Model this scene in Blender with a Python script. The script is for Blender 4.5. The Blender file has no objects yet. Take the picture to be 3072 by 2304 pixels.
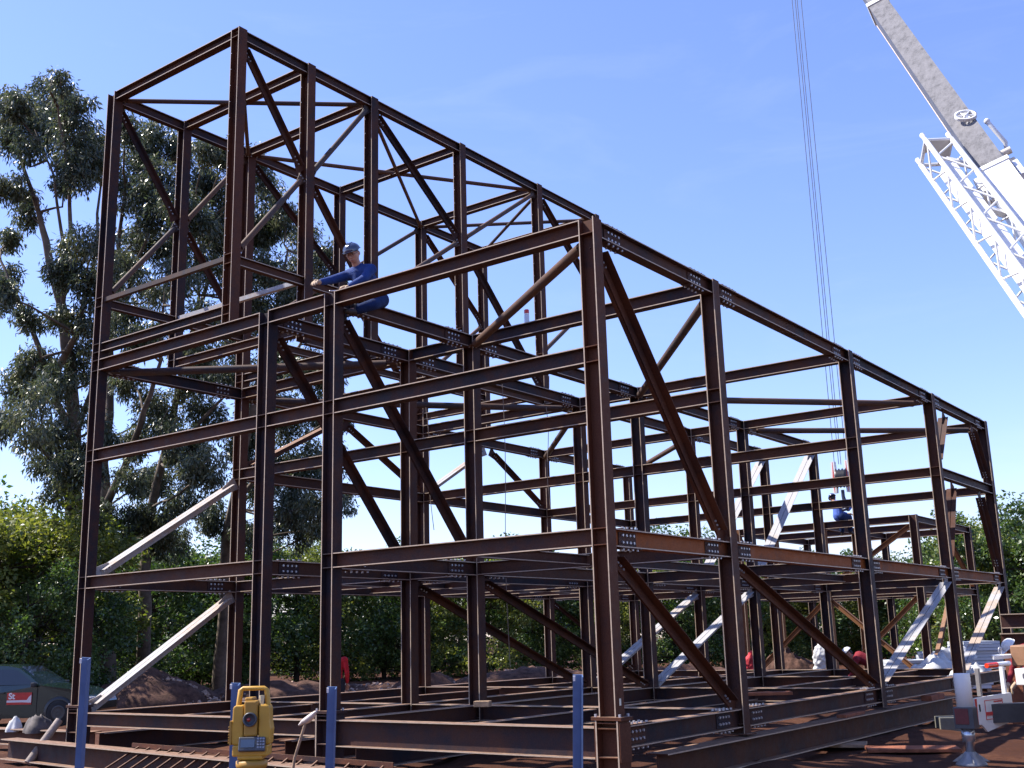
import bpy, bmesh, math, random
import numpy as np
from mathutils import Vector, Matrix, Quaternion
random.seed(7)
S = bpy.context.scene
COL = S.collection
R_ = math.radians

# ------------------------------------------------------------------ camera
CAM = np.array([6.83826, -11.01197, 0.89466])
YAW, PIT, ROL = R_(-36.53761), R_(13.00925), R_(-1.56745)
FPX = 3317.82          # focal length in pixels of the 3072 px wide picture
_fw = np.array([math.sin(YAW)*math.cos(PIT), math.cos(YAW)*math.cos(PIT), math.sin(PIT)])
_rt = np.array([math.cos(YAW), -math.sin(YAW), 0.0])
_up = np.cross(_rt, _fw)
C_R = math.cos(ROL)*_rt + math.sin(ROL)*_up
C_U = -math.sin(ROL)*_rt + math.cos(ROL)*_up
cam = bpy.data.cameras.new('camera')
cam.sensor_width = 36.0
cam.lens = 36.0*FPX/3072.0
cam.clip_start = 0.1
cam.clip_end = 3000.0
camo = bpy.data.objects.new('camera', cam)
COL.objects.link(camo)
M = Matrix.Identity(4)
for i in range(3):
    M[i][0] = C_R[i]; M[i][1] = C_U[i]; M[i][2] = -_fw[i]; M[i][3] = CAM[i]
camo.matrix_world = M
S.camera = camo

def at(x, y, depth):
    """world point seen at (x, y) of a 2212x1659 view, so many metres in front of the camera"""
    k = 1.38879
    return CAM + (_fw + C_R*(x*k-1536)/FPX + C_U*(1152-y*k)/FPX)*depth

GZ = -0.85             # ground level; z = 0 is the column base plates

# ------------------------------------------------------------------ materials
def nodes_of(name):
    m = bpy.data.materials.new(name); m.use_nodes = True
    nt = m.node_tree; b = nt.nodes['Principled BSDF']
    return m, nt, b
def N(nt, typ, **kw):
    n = nt.nodes.new(typ)
    for k, v in kw.items():
        if k in n.inputs: n.inputs[k].default_value = v
        else: setattr(n, k, v)
    return n
def ramp(nt, fac, stops):
    r = nt.nodes.new('ShaderNodeValToRGB')
    e = r.color_ramp.elements
    while len(e) < len(stops): e.new(0.5)
    for i, (p, c) in enumerate(stops):
        e[i].position = p; e[i].color = (*c, 1) if len(c) == 3 else c
    nt.links.new(fac, r.inputs['Fac'])
    return r
def plain(name, col, rough=0.6, metal=0.0, var=0.25, scale=6.0, spec=0.5, bump=0.0, coat=0.0):
    """a plain surface with procedural blotches so that nothing is one flat colour"""
    m, nt, b = nodes_of(name)
    tc = N(nt, 'ShaderNodeTexCoord')
    no = N(nt, 'ShaderNodeTexNoise', Scale=scale, Detail=6.0, Roughness=0.65)
    nt.links.new(tc.outputs['Object'], no.inputs['Vector'])
    lo = tuple(max(0, c*(1-var)) for c in col); hi = tuple(min(1, c*(1+var)) for c in col)
    r = ramp(nt, no.outputs['Fac'], [(0.3, lo), (0.7, hi)])
    nt.links.new(r.outputs['Color'], b.inputs['Base Color'])
    b.inputs['Roughness'].default_value = rough
    b.inputs['Metallic'].default_value = metal
    b.inputs['Specular IOR Level'].default_value = spec
    if coat: b.inputs['Coat Weight'].default_value = coat
    if bump:
        n2 = N(nt, 'ShaderNodeTexNoise', Scale=scale*6, Detail=4.0)
        nt.links.new(tc.outputs['Object'], n2.inputs['Vector'])
        bp = N(nt, 'ShaderNodeBump', Strength=bump, Distance=0.02)
        nt.links.new(n2.outputs['Fac'], bp.inputs['Height'])
        nt.links.new(bp.outputs['Normal'], b.inputs['Normal'])
    return m

def steel_mat(name, scale_col, rust_col, bias, dust_sun=1.0):
    m, nt, b = nodes_of(name)
    tc = N(nt, 'ShaderNodeTexCoord')
    oi = N(nt, 'ShaderNodeObjectInfo')
    add = N(nt, 'ShaderNodeVectorMath', operation='ADD')
    sc = N(nt, 'ShaderNodeVectorMath', operation='SCALE'); sc.inputs['Scale'].default_value = 37.0
    cx = N(nt, 'ShaderNodeCombineXYZ')
    for i in range(3): nt.links.new(oi.outputs['Random'], cx.inputs[i])
    nt.links.new(cx.outputs[0], sc.inputs[0]); nt.links.new(tc.outputs['Object'], add.inputs[0]); nt.links.new(sc.outputs[0], add.inputs[1])
    n1 = N(nt, 'ShaderNodeTexNoise', Scale=1.1, Detail=7.0, Roughness=0.62)
    n2 = N(nt, 'ShaderNodeTexNoise', Scale=9.0, Detail=6.0, Roughness=0.7)
    n3 = N(nt, 'ShaderNodeTexNoise', Scale=60.0, Detail=3.0, Roughness=0.7)
    for n in (n1, n2, n3): nt.links.new(add.outputs[0], n.inputs['Vector'])
    mx = N(nt, 'ShaderNodeMath', operation='MULTIPLY_ADD'); mx.inputs[1].default_value = 0.45
    nt.links.new(n2.outputs['Fac'], mx.inputs[0]); nt.links.new(n1.outputs['Fac'], mx.inputs[2])
    m3 = N(nt, 'ShaderNodeMath', operation='MULTIPLY_ADD'); m3.inputs[1].default_value = 0.22
    nt.links.new(oi.outputs['Random'], m3.inputs[0]); nt.links.new(mx.outputs[0], m3.inputs[2])
    r = ramp(nt, m3.outputs[0], [(0.62+bias, scale_col), (0.95+bias, rust_col)])
    r2 = ramp(nt, n3.outputs['Fac'], [(0.3, (0.72, 0.72, 0.72)), (0.7, (1.2, 1.2, 1.2))])
    mm = N(nt, 'ShaderNodeMix', data_type='RGBA', blend_type='MULTIPLY'); mm.inputs['Factor'].default_value = 1.0
    nt.links.new(r.outputs['Color'], mm.inputs[6]); nt.links.new(r2.outputs['Color'], mm.inputs[7])
    # dusty tan on every upward face, sunlit brightness put into its colour
    ge = N(nt, 'ShaderNodeNewGeometry'); sx_ = N(nt, 'ShaderNodeSeparateXYZ'); nt.links.new(ge.outputs['Normal'], sx_.inputs[0])
    up_ = ramp(nt, sx_.outputs['Z'], [(0.55, (0, 0, 0)), (0.85, (1, 1, 1))])
    dn = ramp(nt, n2.outputs['Fac'], [(0.30, (0.35*dust_sun,)*3), (0.65, (0.95*dust_sun,)*3)])
    df = N(nt, 'ShaderNodeMath', operation='MULTIPLY'); nt.links.new(up_.outputs['Color'], df.inputs[0]); nt.links.new(dn.outputs['Color'], df.inputs[1])
    dm = N(nt, 'ShaderNodeMix', data_type='RGBA'); nt.links.new(df.outputs[0], dm.inputs['Factor']); nt.links.new(mm.outputs[2], dm.inputs[6]); dm.inputs[7].default_value = (0.300, 0.190, 0.130, 1)
    nt.links.new(dm.outputs[2], b.inputs['Base Color'])
    rr = ramp(nt, n2.outputs['Fac'], [(0.3, (0.50,)*3), (0.7, (0.75,)*3)])
    nt.links.new(rr.outputs['Color'], b.inputs['Roughness'])
    b.inputs['Specular IOR Level'].default_value = 0.13
    bp = N(nt, 'ShaderNodeBump', Strength=0.25, Distance=0.004)
    nt.links.new(n3.outputs['Fac'], bp.inputs['Height']); nt.links.new(bp.outputs['Normal'], b.inputs['Normal'])
    return m
STEEL = steel_mat('mill_scale_steel', (0.024, 0.021, 0.028), (0.078, 0.033, 0.021), 0.01)
RUST = steel_mat('rusty_steel', (0.026, 0.018, 0.020), (0.095, 0.036, 0.020), -0.03)
ORANGE = steel_mat('orange_rust_steel', (0.060, 0.026, 0.018), (0.250, 0.075, 0.022), -0.12)
PIPE = steel_mat('pipe_steel', (0.062, 0.055, 0.058), (0.115, 0.068, 0.048), 0.02, 0.3)
BRACE_SUN = steel_mat('sunlit_brace_steel', (0.360, 0.355, 0.365), (0.360, 0.280, 0.220), 0.20, 0.0)  # steel lightened so the colour carries the sun on these members
BOLT = plain('zinc_bolt', (0.42, 0.42, 0.45), 0.35, 0.4, 0.25, 40)
EDGE = plain('bare_edge', (0.40, 0.30, 0.22), 0.45, 0.0, 0.2, 12)

# ------------------------------------------------------------------ mesh builder
def V3(p): return np.array(p, float)
def unit(v):
    v = V3(v); n = np.linalg.norm(v)
    return v/n if n > 1e-12 else v
class MB:
    def __init__(s): s.v = []; s.f = []; s.m = []; s.sm = []
    def add(s, vs, fs, mat=0, smooth=False):
        o = len(s.v); s.v.extend([tuple(map(float, p)) for p in vs])
        for f in fs:
            s.f.append(tuple(i+o for i in f)); s.m.append(mat); s.sm.append(smooth)
    def box(s, c, size, mat=0, X=(1,0,0), Y=(0,1,0), taper=1.0):
        c = V3(c); X = unit(X); Y = unit(V3(Y)-X*np.dot(X, Y)); Z = np.cross(X, Y)
        a, b, h = (d/2 for d in size)
        P = []
        for k in (-1, 1):
            t = taper if k > 0 else 1.0
            for (i, j) in ((-1,-1),(1,-1),(1,1),(-1,1)):
                P.append(c + X*a*i*t + Y*b*j*t + Z*h*k)
        s.add(P, [(0,3,2,1),(4,5,6,7),(0,1,5,4),(1,2,6,5),(2,3,7,6),(3,0,4,7)], mat)
        return s
    def boxmm(s, lo, hi, mat=0):
        lo = V3(lo); hi = V3(hi)
        return s.box((lo+hi)/2, hi-lo, mat)
    def ibar(s, h, b, p0, p1, up, tf=0.013, tw=0.009, mat=0, edge=2):
        o = len(s.m); s.prism(iprof(h, b, tf, tw), p0, p1, up, mat)
        for i in (1, 5, 7, 11): s.m[o+i] = edge
        return s
    def prism(s, prof, p0, p1, up, mat=0, smooth=False):
        p0 = V3(p0); p1 = V3(p1); d = unit(p1-p0); y = unit(V3(up)-d*np.dot(d, up)); x = np.cross(y, d)
        n = len(prof)
        P = [p0 + x*a + y*b for a, b in prof] + [p1 + x*a + y*b for a, b in prof]
        F = [(i, (i+1) % n, n+(i+1) % n, n+i) for i in range(n)]
        s.add(P, F, mat, smooth)
        s.add(P[:n], [tuple(range(n-1, -1, -1))], mat); s.add(P[n:], [tuple(range(n))], mat)
        return s
    def tube(s, pts, rad, n=10, mat=0, caps=True, smooth=True):
        pts = [V3(p) for p in pts]
        if not hasattr(rad, '__len__'): rad = [rad]*len(pts)
        rings = []; ref = None
        for i, p in enumerate(pts):
            d = unit((pts[min(i+1, len(pts)-1)] - pts[max(i-1, 0)]))
            if ref is None:
                ref = np.array([0, 0, 1.0]) if abs(d[2]) < 0.9 else np.array([1.0, 0, 0])
            x = unit(ref - d*np.dot(ref, d)); ref = x; y = np.cross(d, x)
            rings.append([p + (x*math.cos(t) + y*math.sin(t))*rad[i] for t in [2*math.pi*k/n for k in range(n)]])
        P = [q for r in rings for q in r]; F = []
        for i in range(len(pts)-1):
            for k in range(n):
                F.append((i*n+k, i*n+(k+1) % n, (i+1)*n+(k+1) % n, (i+1)*n+k))
        s.add(P, F, mat, smooth)
        if caps:
            s.add(rings[0], [tuple(range(n-1, -1, -1))], mat); s.add(rings[-1], [tuple(range(n))], mat)
        return s
    def ball(s, c, r, sc=(1,1,1), n=12, mat=0, half=None, X=(1,0,0), Y=(0,1,0)):
        c = V3(c); X = unit(X); Y = unit(V3(Y)-X*np.dot(X, Y)); Z = np.cross(X, Y)
        P = []; F = []; m = max(4, n//2)
        t0 = -math.pi/2 if half is None else half
        for i in range(m+1):
            t = t0 + (math.pi/2-t0)*i/m
            for k in range(n):
                a = 2*math.pi*k/n
                P.append(c + X*(r*sc[0]*math.cos(t)*math.cos(a)) + Y*(r*sc[1]*math.cos(t)*math.sin(a)) + Z*(r*sc[2]*math.sin(t)))
        for i in range(m):
            for k in range(n):
                F.append((i*n+k, i*n+(k+1) % n, (i+1)*n+(k+1) % n, (i+1)*n+k))
        s.add(P, F, mat, True)
        return s
    def lathe(s, prof, c, axis=(0,0,1), n=20, mat=0, smooth=True):
        c = V3(c); d = unit(axis); ref = np.array([1.0,0,0]) if abs(d[0]) < 0.9 else np.array([0,1.0,0])
        x = unit(ref-d*np.dot(ref, d)); y = np.cross(d, x)
        P = []; F = []
        for (r, h) in prof:
            for k in range(n):
                a = 2*math.pi*k/n; P.append(c + d*h + (x*math.cos(a)+y*math.sin(a))*r)
        for i in range(len(prof)-1):
            for k in range(n):
                F.append((i*n+k, i*n+(k+1) % n, (i+1)*n+(k+1) % n, (i+1)*n+k))
        s.add(P, F, mat, smooth)
        return s
    def poly(s, outline, nrm, thick, mat=0):
        """a plate: planar outline extruded by thick along nrm (centred)"""
        nrm = unit(nrm)*thick/2; n = len(outline)
        P = [V3(p)-nrm for p in outline] + [V3(p)+nrm for p in outline]
        F = [tuple(range(n-1, -1, -1)), tuple(range(n, 2*n))] + [(i, (i+1) % n, n+(i+1) % n, n+i) for i in range(n)]
        s.add(P, F, mat)
        return s
    def bolts(s, pts, axis, r=0.017, h=0.02, mat=1):
        axis = unit(axis)
        for p in pts:
            s.tube([V3(p), V3(p)+axis*h], r, 6, mat, True, False)
        return s
    def build(s, name, mats, parent=None, origin=None, kind=None, bevel=0.0, local=False):
        """link as ONE mesh object; vertices are world coordinates unless local"""
        me = bpy.data.meshes.new(name)
        if origin is None: origin = V3(parent['_o']) if (parent is not None and not local) else np.zeros(3)
        origin = V3(origin)
        arr = np.array(s.v, float).reshape(-1, 3) - (np.zeros(3) if local else origin)
        me.from_pydata([tuple(p) for p in arr], [], s.f)
        if not isinstance(mats, (list, tuple)): mats = [mats]
        for m in mats: me.materials.append(m)
        me.polygons.foreach_set('material_index', s.m)
        me.polygons.foreach_set('use_smooth', s.sm)
        bm = bmesh.new(); bm.from_mesh(me)
        bmesh.ops.recalc_face_normals(bm, faces=bm.faces); bm.to_mesh(me); bm.free()
        o = bpy.data.objects.new(name, me); COL.objects.link(o)
        if parent is not None:
            o.parent = parent
            if not local: o.location = origin - V3(parent['_o'])
        elif not local:
            o.location = origin
        o['_o'] = tuple(map(float, origin))
        if bevel:
            bv = o.modifiers.new('bevel', 'BEVEL'); bv.width = bevel; bv.segments = 2; bv.limit_method = 'ANGLE'
        if kind: o['kind'] = kind
        return o
def tag(o, label=None, cat=None, group=None, kind=None):
    if label: o['label'] = label
    if cat: o['category'] = cat
    if group: o['group'] = group
    if kind: o['kind'] = kind
    return o
def thing(name, label, cat, loc=(0,0,0), rz=0.0, group=None):
    o = bpy.data.objects.new(name, None); COL.objects.link(o)
    o.empty_display_size = 0.3; o.location = tuple(map(float, loc)); o.rotation_euler = (0, 0, rz)
    o['_o'] = tuple(map(float, loc))
    return tag(o, label, cat, group)
def dup(root, loc, rz=None, label=None, scale=None, group=None):
    r = root.copy(); COL.objects.link(r); r.location = tuple(map(float, loc)); r['_o'] = r.location[:]
    if rz is not None: r.rotation_euler = (0, 0, rz)
    if scale is not None: r.scale = scale
    if label: r['label'] = label
    if group: r['group'] = group
    for ch in list(root.children):
        c = ch.copy(); COL.objects.link(c); c.parent = r
        for g in list(ch.children):
            d = g.copy(); COL.objects.link(d); d.parent = c
    return r

def iprof(h, b, tf=0.013, tw=0.009):
    H, B, w = h/2, b/2, tw/2
    return [(-B,-H),(B,-H),(B,-H+tf),(w,-H+tf),(w,H-tf),(B,H-tf),(B,H),(-B,H),(-B,H-tf),(-w,H-tf),(-w,-H+tf),(-B,-H+tf)]
def cprof(w, h, t):
    return [(-w/2,-h/2),(w/2,-h/2),(w/2,h/2),(-w/2,h/2)]
SKY_STR, SUN_STR, EXPO = 0.11, 4.8, 1.12
# ------------------------------------------------------------------ the steel frame building
UR = [-0.112, -4.649, -6.106, -10.640]          # row centres (x)
VS = [0.095, 3.345, 8.875, 13.975, 18.445]      # line centres (y)
CD, CW = 0.224, 0.19                            # column depth (x), flange width (y)
ZR, ZM, ZF, ZB = 5.996, 4.352, 2.146, -0.10     # top of steel: roof, rail, floor, base
HB = 0.207
frame = thing('steel_frame_building', 'rust-brown bolted steel skeleton of an unfinished building with a tall tower along its left side', 'building', (-5.4, 9.2, GZ))
P_COL = iprof(CD, CW, 0.015, 0.010)

def hcol(mb, x, y, z0, z1, d=CD, w=CW, tf=0.015):
    mb.ibar(d, w, (x, y, z0), (x, y, z1), (1, 0, 0), tf, 0.010)
def stiff(mb, x, y, z, d=CD, w=CW):
    for s in (-1, 1):
        mb.box((x, y+s*(w/4+0.001), z), (d-0.034, w/2-0.014, 0.012))
def plate_bolts(mb, c, ax_l, ax_h, nl, nh, dl, dh, normal):
    c = V3(c); ax_l = unit(ax_l); ax_h = unit(ax_h)
    mb.bolts([c + ax_l*(i-(nl-1)/2)*dl + ax_h*(j-(nh-1)/2)*dh for i in range(nl) for j in range(nh)], normal, 0.017, 0.022, 1)
def ubeam(name, u0, u1, y, ztop, h=HB, w=0.178, mat=STEEL, tf=0.013):
    mb = MB(); z = ztop-h/2
    mb.ibar(h, w, (u0, y, z), (u1, y, z), (0, 0, 1), tf)
    return mb.build(name, [mat, BOLT, EDGE], frame, ((u0+u1)/2, y, z))
def vbeam(name, x, v0, v1, ztop, h=0.215, w=0.165, mat=STEEL, splice=0.0, side=1):
    mb = MB(); z = ztop-h/2
    mb.ibar(h, w, (x, v0, z), (x, v1, z), (0, 0, 1))
    o = mb.build(name, [mat, BOLT, EDGE], frame, (x, (v0+v1)/2, z))
    if splice:
        for vv in (v0+splice, v1-splice):
            sp = MB()
            for s in (-1, 1):
                sp.box((x+s*0.0115, vv, z), (0.011, 0.40, h-0.05))
                plate_bolts(sp, (x+s*0.017, vv, z), (0,1,0), (0,0,1), 4, 2, 0.085, 0.085, (s,0,0))
            for zz_, nz in ((z-h/2-0.0065, -1), (z+h/2+0.0065, 1)):
                sp.box((x, vv, zz_), (w-0.012, 0.50, 0.011))
                for s in (-1, 1):
                    plate_bolts(sp, (x+s*0.052, vv, zz_+nz*0.005), (0,1,0), (1,0,0), 4, 1, 0.11, 0.1, (0,0,nz))
            sp.build('splice_plate', [STEEL, BOLT], o, (x, vv, z))
            o2 = o.children[-1]; o2.location = V3((x, vv, z)) - V3((x, (v0+v1)/2, z))
    return o
def gusset(mb, p, d, n, size, mat=0):
    """pentagon plate at p reaching along d, in the plane normal to n"""
    d = unit(d); q = np.cross(unit(n), d); a, b = size
    mb.poly([V3(p)-d*0.02-q*b*0.9, V3(p)+d*a-q*b*0.45, V3(p)+d*a+q*b*0.45, V3(p)-d*0.02+q*b*0.9], n, 0.010, mat)
def brace(x, p0, p1, leg=0.110, mat=STEEL, name='diagonal_brace', ins=0.16, gus=0.34):
    """double-angle brace in the plane x = const between (y, z) points, flat legs uppermost"""
    a = V3((x, p0[0], p0[1])); b = V3((x, p1[0], p1[1])); d = unit(b-a)
    up = np.cross((1, 0, 0), d)
    if up[2] < 0: up = -up
    mb = MB(); g = 0.007; t = 0.009
    A = a+d*ins; B = b-d*ins
    for s in (-1, 1):
        pr = [(s*g, 0), (s*(g+leg), 0), (s*(g+leg), -t), (s*(g+t), -t), (s*(g+t), -leg), (s*g, -leg)]
        mb.prism(pr, A, B, up)
    for p, dd in ((a, d), (b, -d)):
        gusset(mb, p+dd*0.03-up*0.035, dd, (1, 0, 0), (gus, 0.15))
        for s in (-1, 1):
            mb.bolts([p+dd*(ins+0.05+k*0.07)-up*0.05+V3((s*(g+t), 0, 0)) for k in range(3)], (s, 0, 0), 0.015, 0.018, 1)
    return mb.build(name, [mat, BOLT, EDGE], frame, (a+b)/2)
def pipe(p0, p1, r=0.070, mat=PIPE, name='pipe_brace', ins=0.22, flat=True):
    a = V3(p0); b = V3(p1); d = unit(b-a); mb = MB()
    mb.tube([a+d*ins, b-d*ins], r, 14)
    n = np.cross(d, (0,0,1)); n = unit(np.cross(n, d)) if flat else unit(np.cross(d, (0,0,1)))
    for p, dd in ((a, d), (b, -d)):
        gusset(mb, p, dd, n, (ins+0.08, 0.11))
        q = np.cross(n, dd)
        mb.bolts([p+dd*0.03+q*k*0.06 for k in (-1, 0, 1)], -n if n[2] > 0 else n, 0.015, 0.022, 1)
    return mb.build(name, [mat, BOLT, EDGE], frame, (a+b)/2)

# --- columns
for i, x in enumerate(UR):
    for j, y in enumerate(VS):
        mb = MB()
        top = 11.262 if (i == 3 and j < 3) else ZR
        z0 = 0.0 if j == 0 else -0.42
        hcol(mb, x, y, z0, top)
        for zt in (ZR, ZM, ZF) + (() if j == 0 else (ZB,)):
            for z in (zt-0.008, zt-HB+0.008):
                if not (zt == ZR and z > zt-0.05 and top < 7): stiff(mb, x, y, z)
        if i == 3 and j < 3:
            for z in (6.295, 6.14, 7.17, 7.00): stiff(mb, x, y, z)
        if j == 0:       # end plate, cap plate and the stouter stub below it
            mb.box((x, y, 0.008), (0.40, 0.26, 0.016)); mb.box((x, y, -0.012), (0.40, 0.26, 0.018))
            hcol(mb, x, y, -0.02, GZ+0.16, 0.30, 0.25, 0.018)
            for z in (ZB-0.01, ZB-0.32, -0.05): stiff(mb, x, y, z, 0.30, 0.25)
            for s in (-1, 1):
                mb.box((x+s*(0.15+0.012), y, -0.26), (0.014, 0.24, 0.42))
            for a in (-0.16, 0.16):
                mb.bolts([(x+a, y+b, 0.016) for b in (-0.09, 0.09)], (0,0,1), 0.017, 0.03)
        else:
            mb.box((x, y, -0.428), (0.34, 0.28, 0.016))
        if i == 3 and j < 3:
            mb.box((x-0.01, y, 8.9), (0.005, 0.05, 0.01))
        mb.build('column', [RUST if (i, j) == (0, 0) else STEEL, BOLT, EDGE], frame, (x, y, 2.5))
# --- beams along x
for j, y in enumerate(VS):
    for b in range(3):
        u1, u0 = UR[b]-CD/2-0.002, UR[b+1]+CD/2+0.002
        if j == 0:
            ubeam('roof_beam', u0, u1, y, ZR); ubeam('rail_beam', u0, u1, y, ZM)
            if b != 1: ubeam('floor_beam', u0, u1, y, ZF)
            ubeam('base_beam', u0-0.06 if 0 else u0+0.045, u1-0.045, y, ZB-(0.0, 0.01, 0.0)[b], (0.345, 0.215, 0.215)[b], 0.19)
        else:
            ubeam('roof_beam', u0, u1, y, ZR-0.003); ubeam('rail_beam', u0, u1, y, ZM-0.003)
            ubeam('floor_beam', u0, u1, y, ZF-0.003); ubeam('base_beam', u0, u1, y, ZB-0.003, 0.24)
# --- beams along y, entering the columns between their flanges
for i, x in enumerate(UR):
    for j in range(4):
        v0, v1 = VS[j]+0.008, VS[j+1]-0.008
        vbeam('roof_beam', x, v0, v1, ZR-0.001, splice=0.50)
        vbeam('floor_beam', x, v0, v1, ZF-0.001, splice=0.50, mat=ORANGE if i == 0 else STEEL)
        vbeam('base_beam', x, v0, v1, ZB-0.001, 0.24, splice=0.50 if i == 0 else 0)
        if i == 3 and j in (1, 2, 3): vbeam('rail_beam', x, v0, v1, ZM-0.001)
        if i == 0 and j == 3: vbeam('rail_beam', x, v0, v1, ZM-0.001)
# light secondary beams between the rows
for (x, j) in ((-2.4, 0), (-2.4, 1), (-2.4, 2), (-8.4, 1), (-8.4, 2)):
    vbeam('joist', x, VS[j]+0.10, VS[j+1]-0.10, ZF-0.03, 0.15, 0.10)
for y in (5.2, 7.0, 10.7, 12.4):
    ubeam('joist', UR[3]+0.10, UR[2]-0.10, y, ZF-0.03, 0.15, 0.10)
for (x, j, dz) in ((-2.4, 0, 0.0), (-2.4, 1, 0.0), (-2.4, 2, 0.0), (-2.4, 3, 0.0), (-8.4, 0, 0.0), (-8.4, 1, 0.0), (-8.4, 2, 0.0)):
    vbeam('base_beam', x, VS[j]+0.10, VS[j+1]-0.10, ZB+dz-0.03, 0.18, 0.12)
# --- diagonals in the long walls
VF = [v for v in VS]
zr, zm, zf, zft, zb = ZR-0.26, ZM-0.24, ZF-0.24, ZF+0.04, ZB+0.04
for i in (0, 1, 2):
    brace(UR[i], (VS[0]+0.10, zr), (VS[1]-0.10, zft), 0.120, RUST)
brace(UR[0], (VS[0]+0.10, zf), (VS[1]-0.10, zb), 0.120, RUST)
for i in (0, 1, 2):
    brace(UR[i], (VS[1]+0.10, zf), (VS[2]-0.10, zb), 0.115, RUST)
for i in (0, 1, 2):
    brace(UR[i], (VS[3]-0.10, zf), (VS[2]+0.10, zb), 0.115, BRACE_SUN)
for i in (0,):
    brace(UR[i], (VS[4]-0.10, zf), (VS[3]+0.10, zb), 0.115, BRACE_SUN)
for i in (1, 2):
    brace(UR[i], (VS[4]-0.10, zr), (VS[3]+0.10, zft), 0.14, mat=BRACE_SUN)
brace(UR[3], (VS[0]+0.10, zb), (VS[1]-0.10, zf), 0.135, BRACE_SUN); brace(UR[3], (VS[0]+0.10, zft), (VS[1]-0.10, zm), 0.135, BRACE_SUN)
brace(UR[3], (VS[3]+0.10, zf), (VS[4]-0.10, zb), 0.07, RUST)
for j in (1, 2):
    mid = (VS[j]+VS[j+1])/2
    brace(UR[3], (VS[j]+0.08, ZM+0.05), (mid-0.10, zr), mat=BRACE_SUN if j == 2 else STEEL); brace(UR[3], (VS[j+1]-0.08, ZM+0.05), (mid+0.10, zr))
for (za, zb_) in ((zr, ZM+0.05), (zm, zft)):
    brace(UR[0], (VS[3]+1.10, za), (VS[3]+0.08, zb_), 0.105); brace(UR[0], (VS[4]-1.10, za), (VS[4]-0.08, zb_), 0.105)
# --- pipes under the roof, in plan
zp = ZR-HB-0.02
def pp(i, j, k, l): pipe((UR[i]+(0.12 if UR[i] < UR[k] else -0.12), VS[j]+(0.12 if l > j else -0.12), zp), (UR[k]+(0.12 if UR[k] < UR[i] else -0.12), VS[l]+(-0.12 if l > j else 0.12), zp))
for q in ((0,0,1,1), (0,1,1,2), (1,2,0,3), (1,3,0,4), (3,0,2,1), (3,1,2,2), (2,2,3,3), (2,3,3,4)): pp(*q)

# --- the tower standing on the roof beams
TU = -7.034                                     # right row of tower posts
TD, TW = 0.205, 0.185
TV = [0.095, 1.695, 3.345, 6.04, 8.875, 11.37]
ZT = 11.262
def tpost(x, y, z0, z1):
    mb = MB(); mb.ibar(TD, TW, (x, y, z0), (x, y, z1), (1, 0, 0), 0.012, 0.008)
    for z in (6.29, 6.14, 7.165, 7.005, ZT-0.01, ZT-0.16):
        if z0 < z: stiff(mb, x, y, z, TD, TW)
    for k in range(16):
        z = z0+0.3+k*0.30
        if z < z1-0.3: mb.bolts([(x-TD/2+0.03, y-TW/2-0.001, z)], (0,-1,0), 0.008, 0.004, 1)
    mb.build('tower_post', [RUST if y < 4 and x > -8 else STEEL, BOLT, EDGE], frame, (x, y, 8.6))
for v in TV: tpost(TU, v, 6.02 if v > 0.2 else 6.0, ZT)
for v in (TV[1], TV[3], TV[5]): tpost(UR[3], v, ZR+0.01, ZT)
for k, v in enumerate(TV):
    ubeam('tower_beam', UR[3]+0.115, TU-TD/2-0.002, v, ZT, 0.17, 0.15)
    ubeam('tower_beam', UR[3]+0.115, TU-TD/2-0.002, v, 6.30, 0.16, 0.15)
    if k < 2:
        mb = MB(); mb.box(((UR[3]+0.115+TU-TD/2)/2, v-0.02, 7.12), (TU-TD/2-UR[3]-0.119, 0.08, 0.08))
        mb.build('tower_girt', PIPE if k == 0 else BRACE_SUN, frame, ((UR[3]+TU)/2, v, 7.12))
for k in range(5):
    a, b = TV[k]+0.01, TV[k+1]-0.01
    for x in (UR[3], TU):
        vbeam('tower_beam', x, a, b, ZT-0.001, 0.19, 0.13)
        if k < 2 or x == UR[3]: vbeam('tower_beam', x, a, b, 7.165, 0.16, 0.12)
    if k != 0: vbeam('tower_beam', TU, a, b, 6.12, 0.15, 0.12)
for x in (UR[3], TU):
    for (a, m, b) in ((0, 1, 2), (2, 3, 4), (4, 5, None)):
        zmid = 9.15
        brace(x, (TV[a]+0.10, ZT-0.24), (TV[m]-0.09, zmid), 0.092, STEEL, 'tower_brace', 0.10, 0.2)
        pipe((x, TV[a]+0.10, 7.26), (x, TV[m]-0.09, zmid-0.12), 0.050, PIPE, 'tower_pipe', 0.10, False)
        if b is not None:
            pipe((x, TV[b]-0.10, ZT-0.24), (x, TV[m]+0.09, zmid), 0.050, PIPE, 'tower_pipe', 0.10, False)
            brace(x, (TV[b]-0.10, 7.26 if b == 2 else 6.4), (TV[m]+0.09, zmid-0.12), 0.092, STEEL, 'tower_brace', 0.10, 0.2)
zt = ZT-0.13
for (a, b) in ((0, 2), (2, 4)):
    pipe((UR[3]+0.10, TV[a]+0.10, zt), (TU-0.10, TV[b]-0.10, zt), 0.044, PIPE, 'tower_pipe', 0.10)
    pipe((TU-0.10, TV[a]+0.10, zt-0.07), (UR[3]+0.10, TV[b]-0.10, zt-0.07), 0.040, PIPE, 'tower_pipe', 0.10)
pipe((UR[3]+0.10, TV[4]+0.10, zt), (TU-0.10, TV[5]-0.10, zt), 0.044, PIPE, 'tower_pipe', 0.10)
pipe((TU-0.10, TV[4]+0.10, zt-0.07), (UR[3]+0.10, TV[5]-0.10, zt-0.07), 0.040, PIPE, 'tower_pipe', 0.10)

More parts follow.
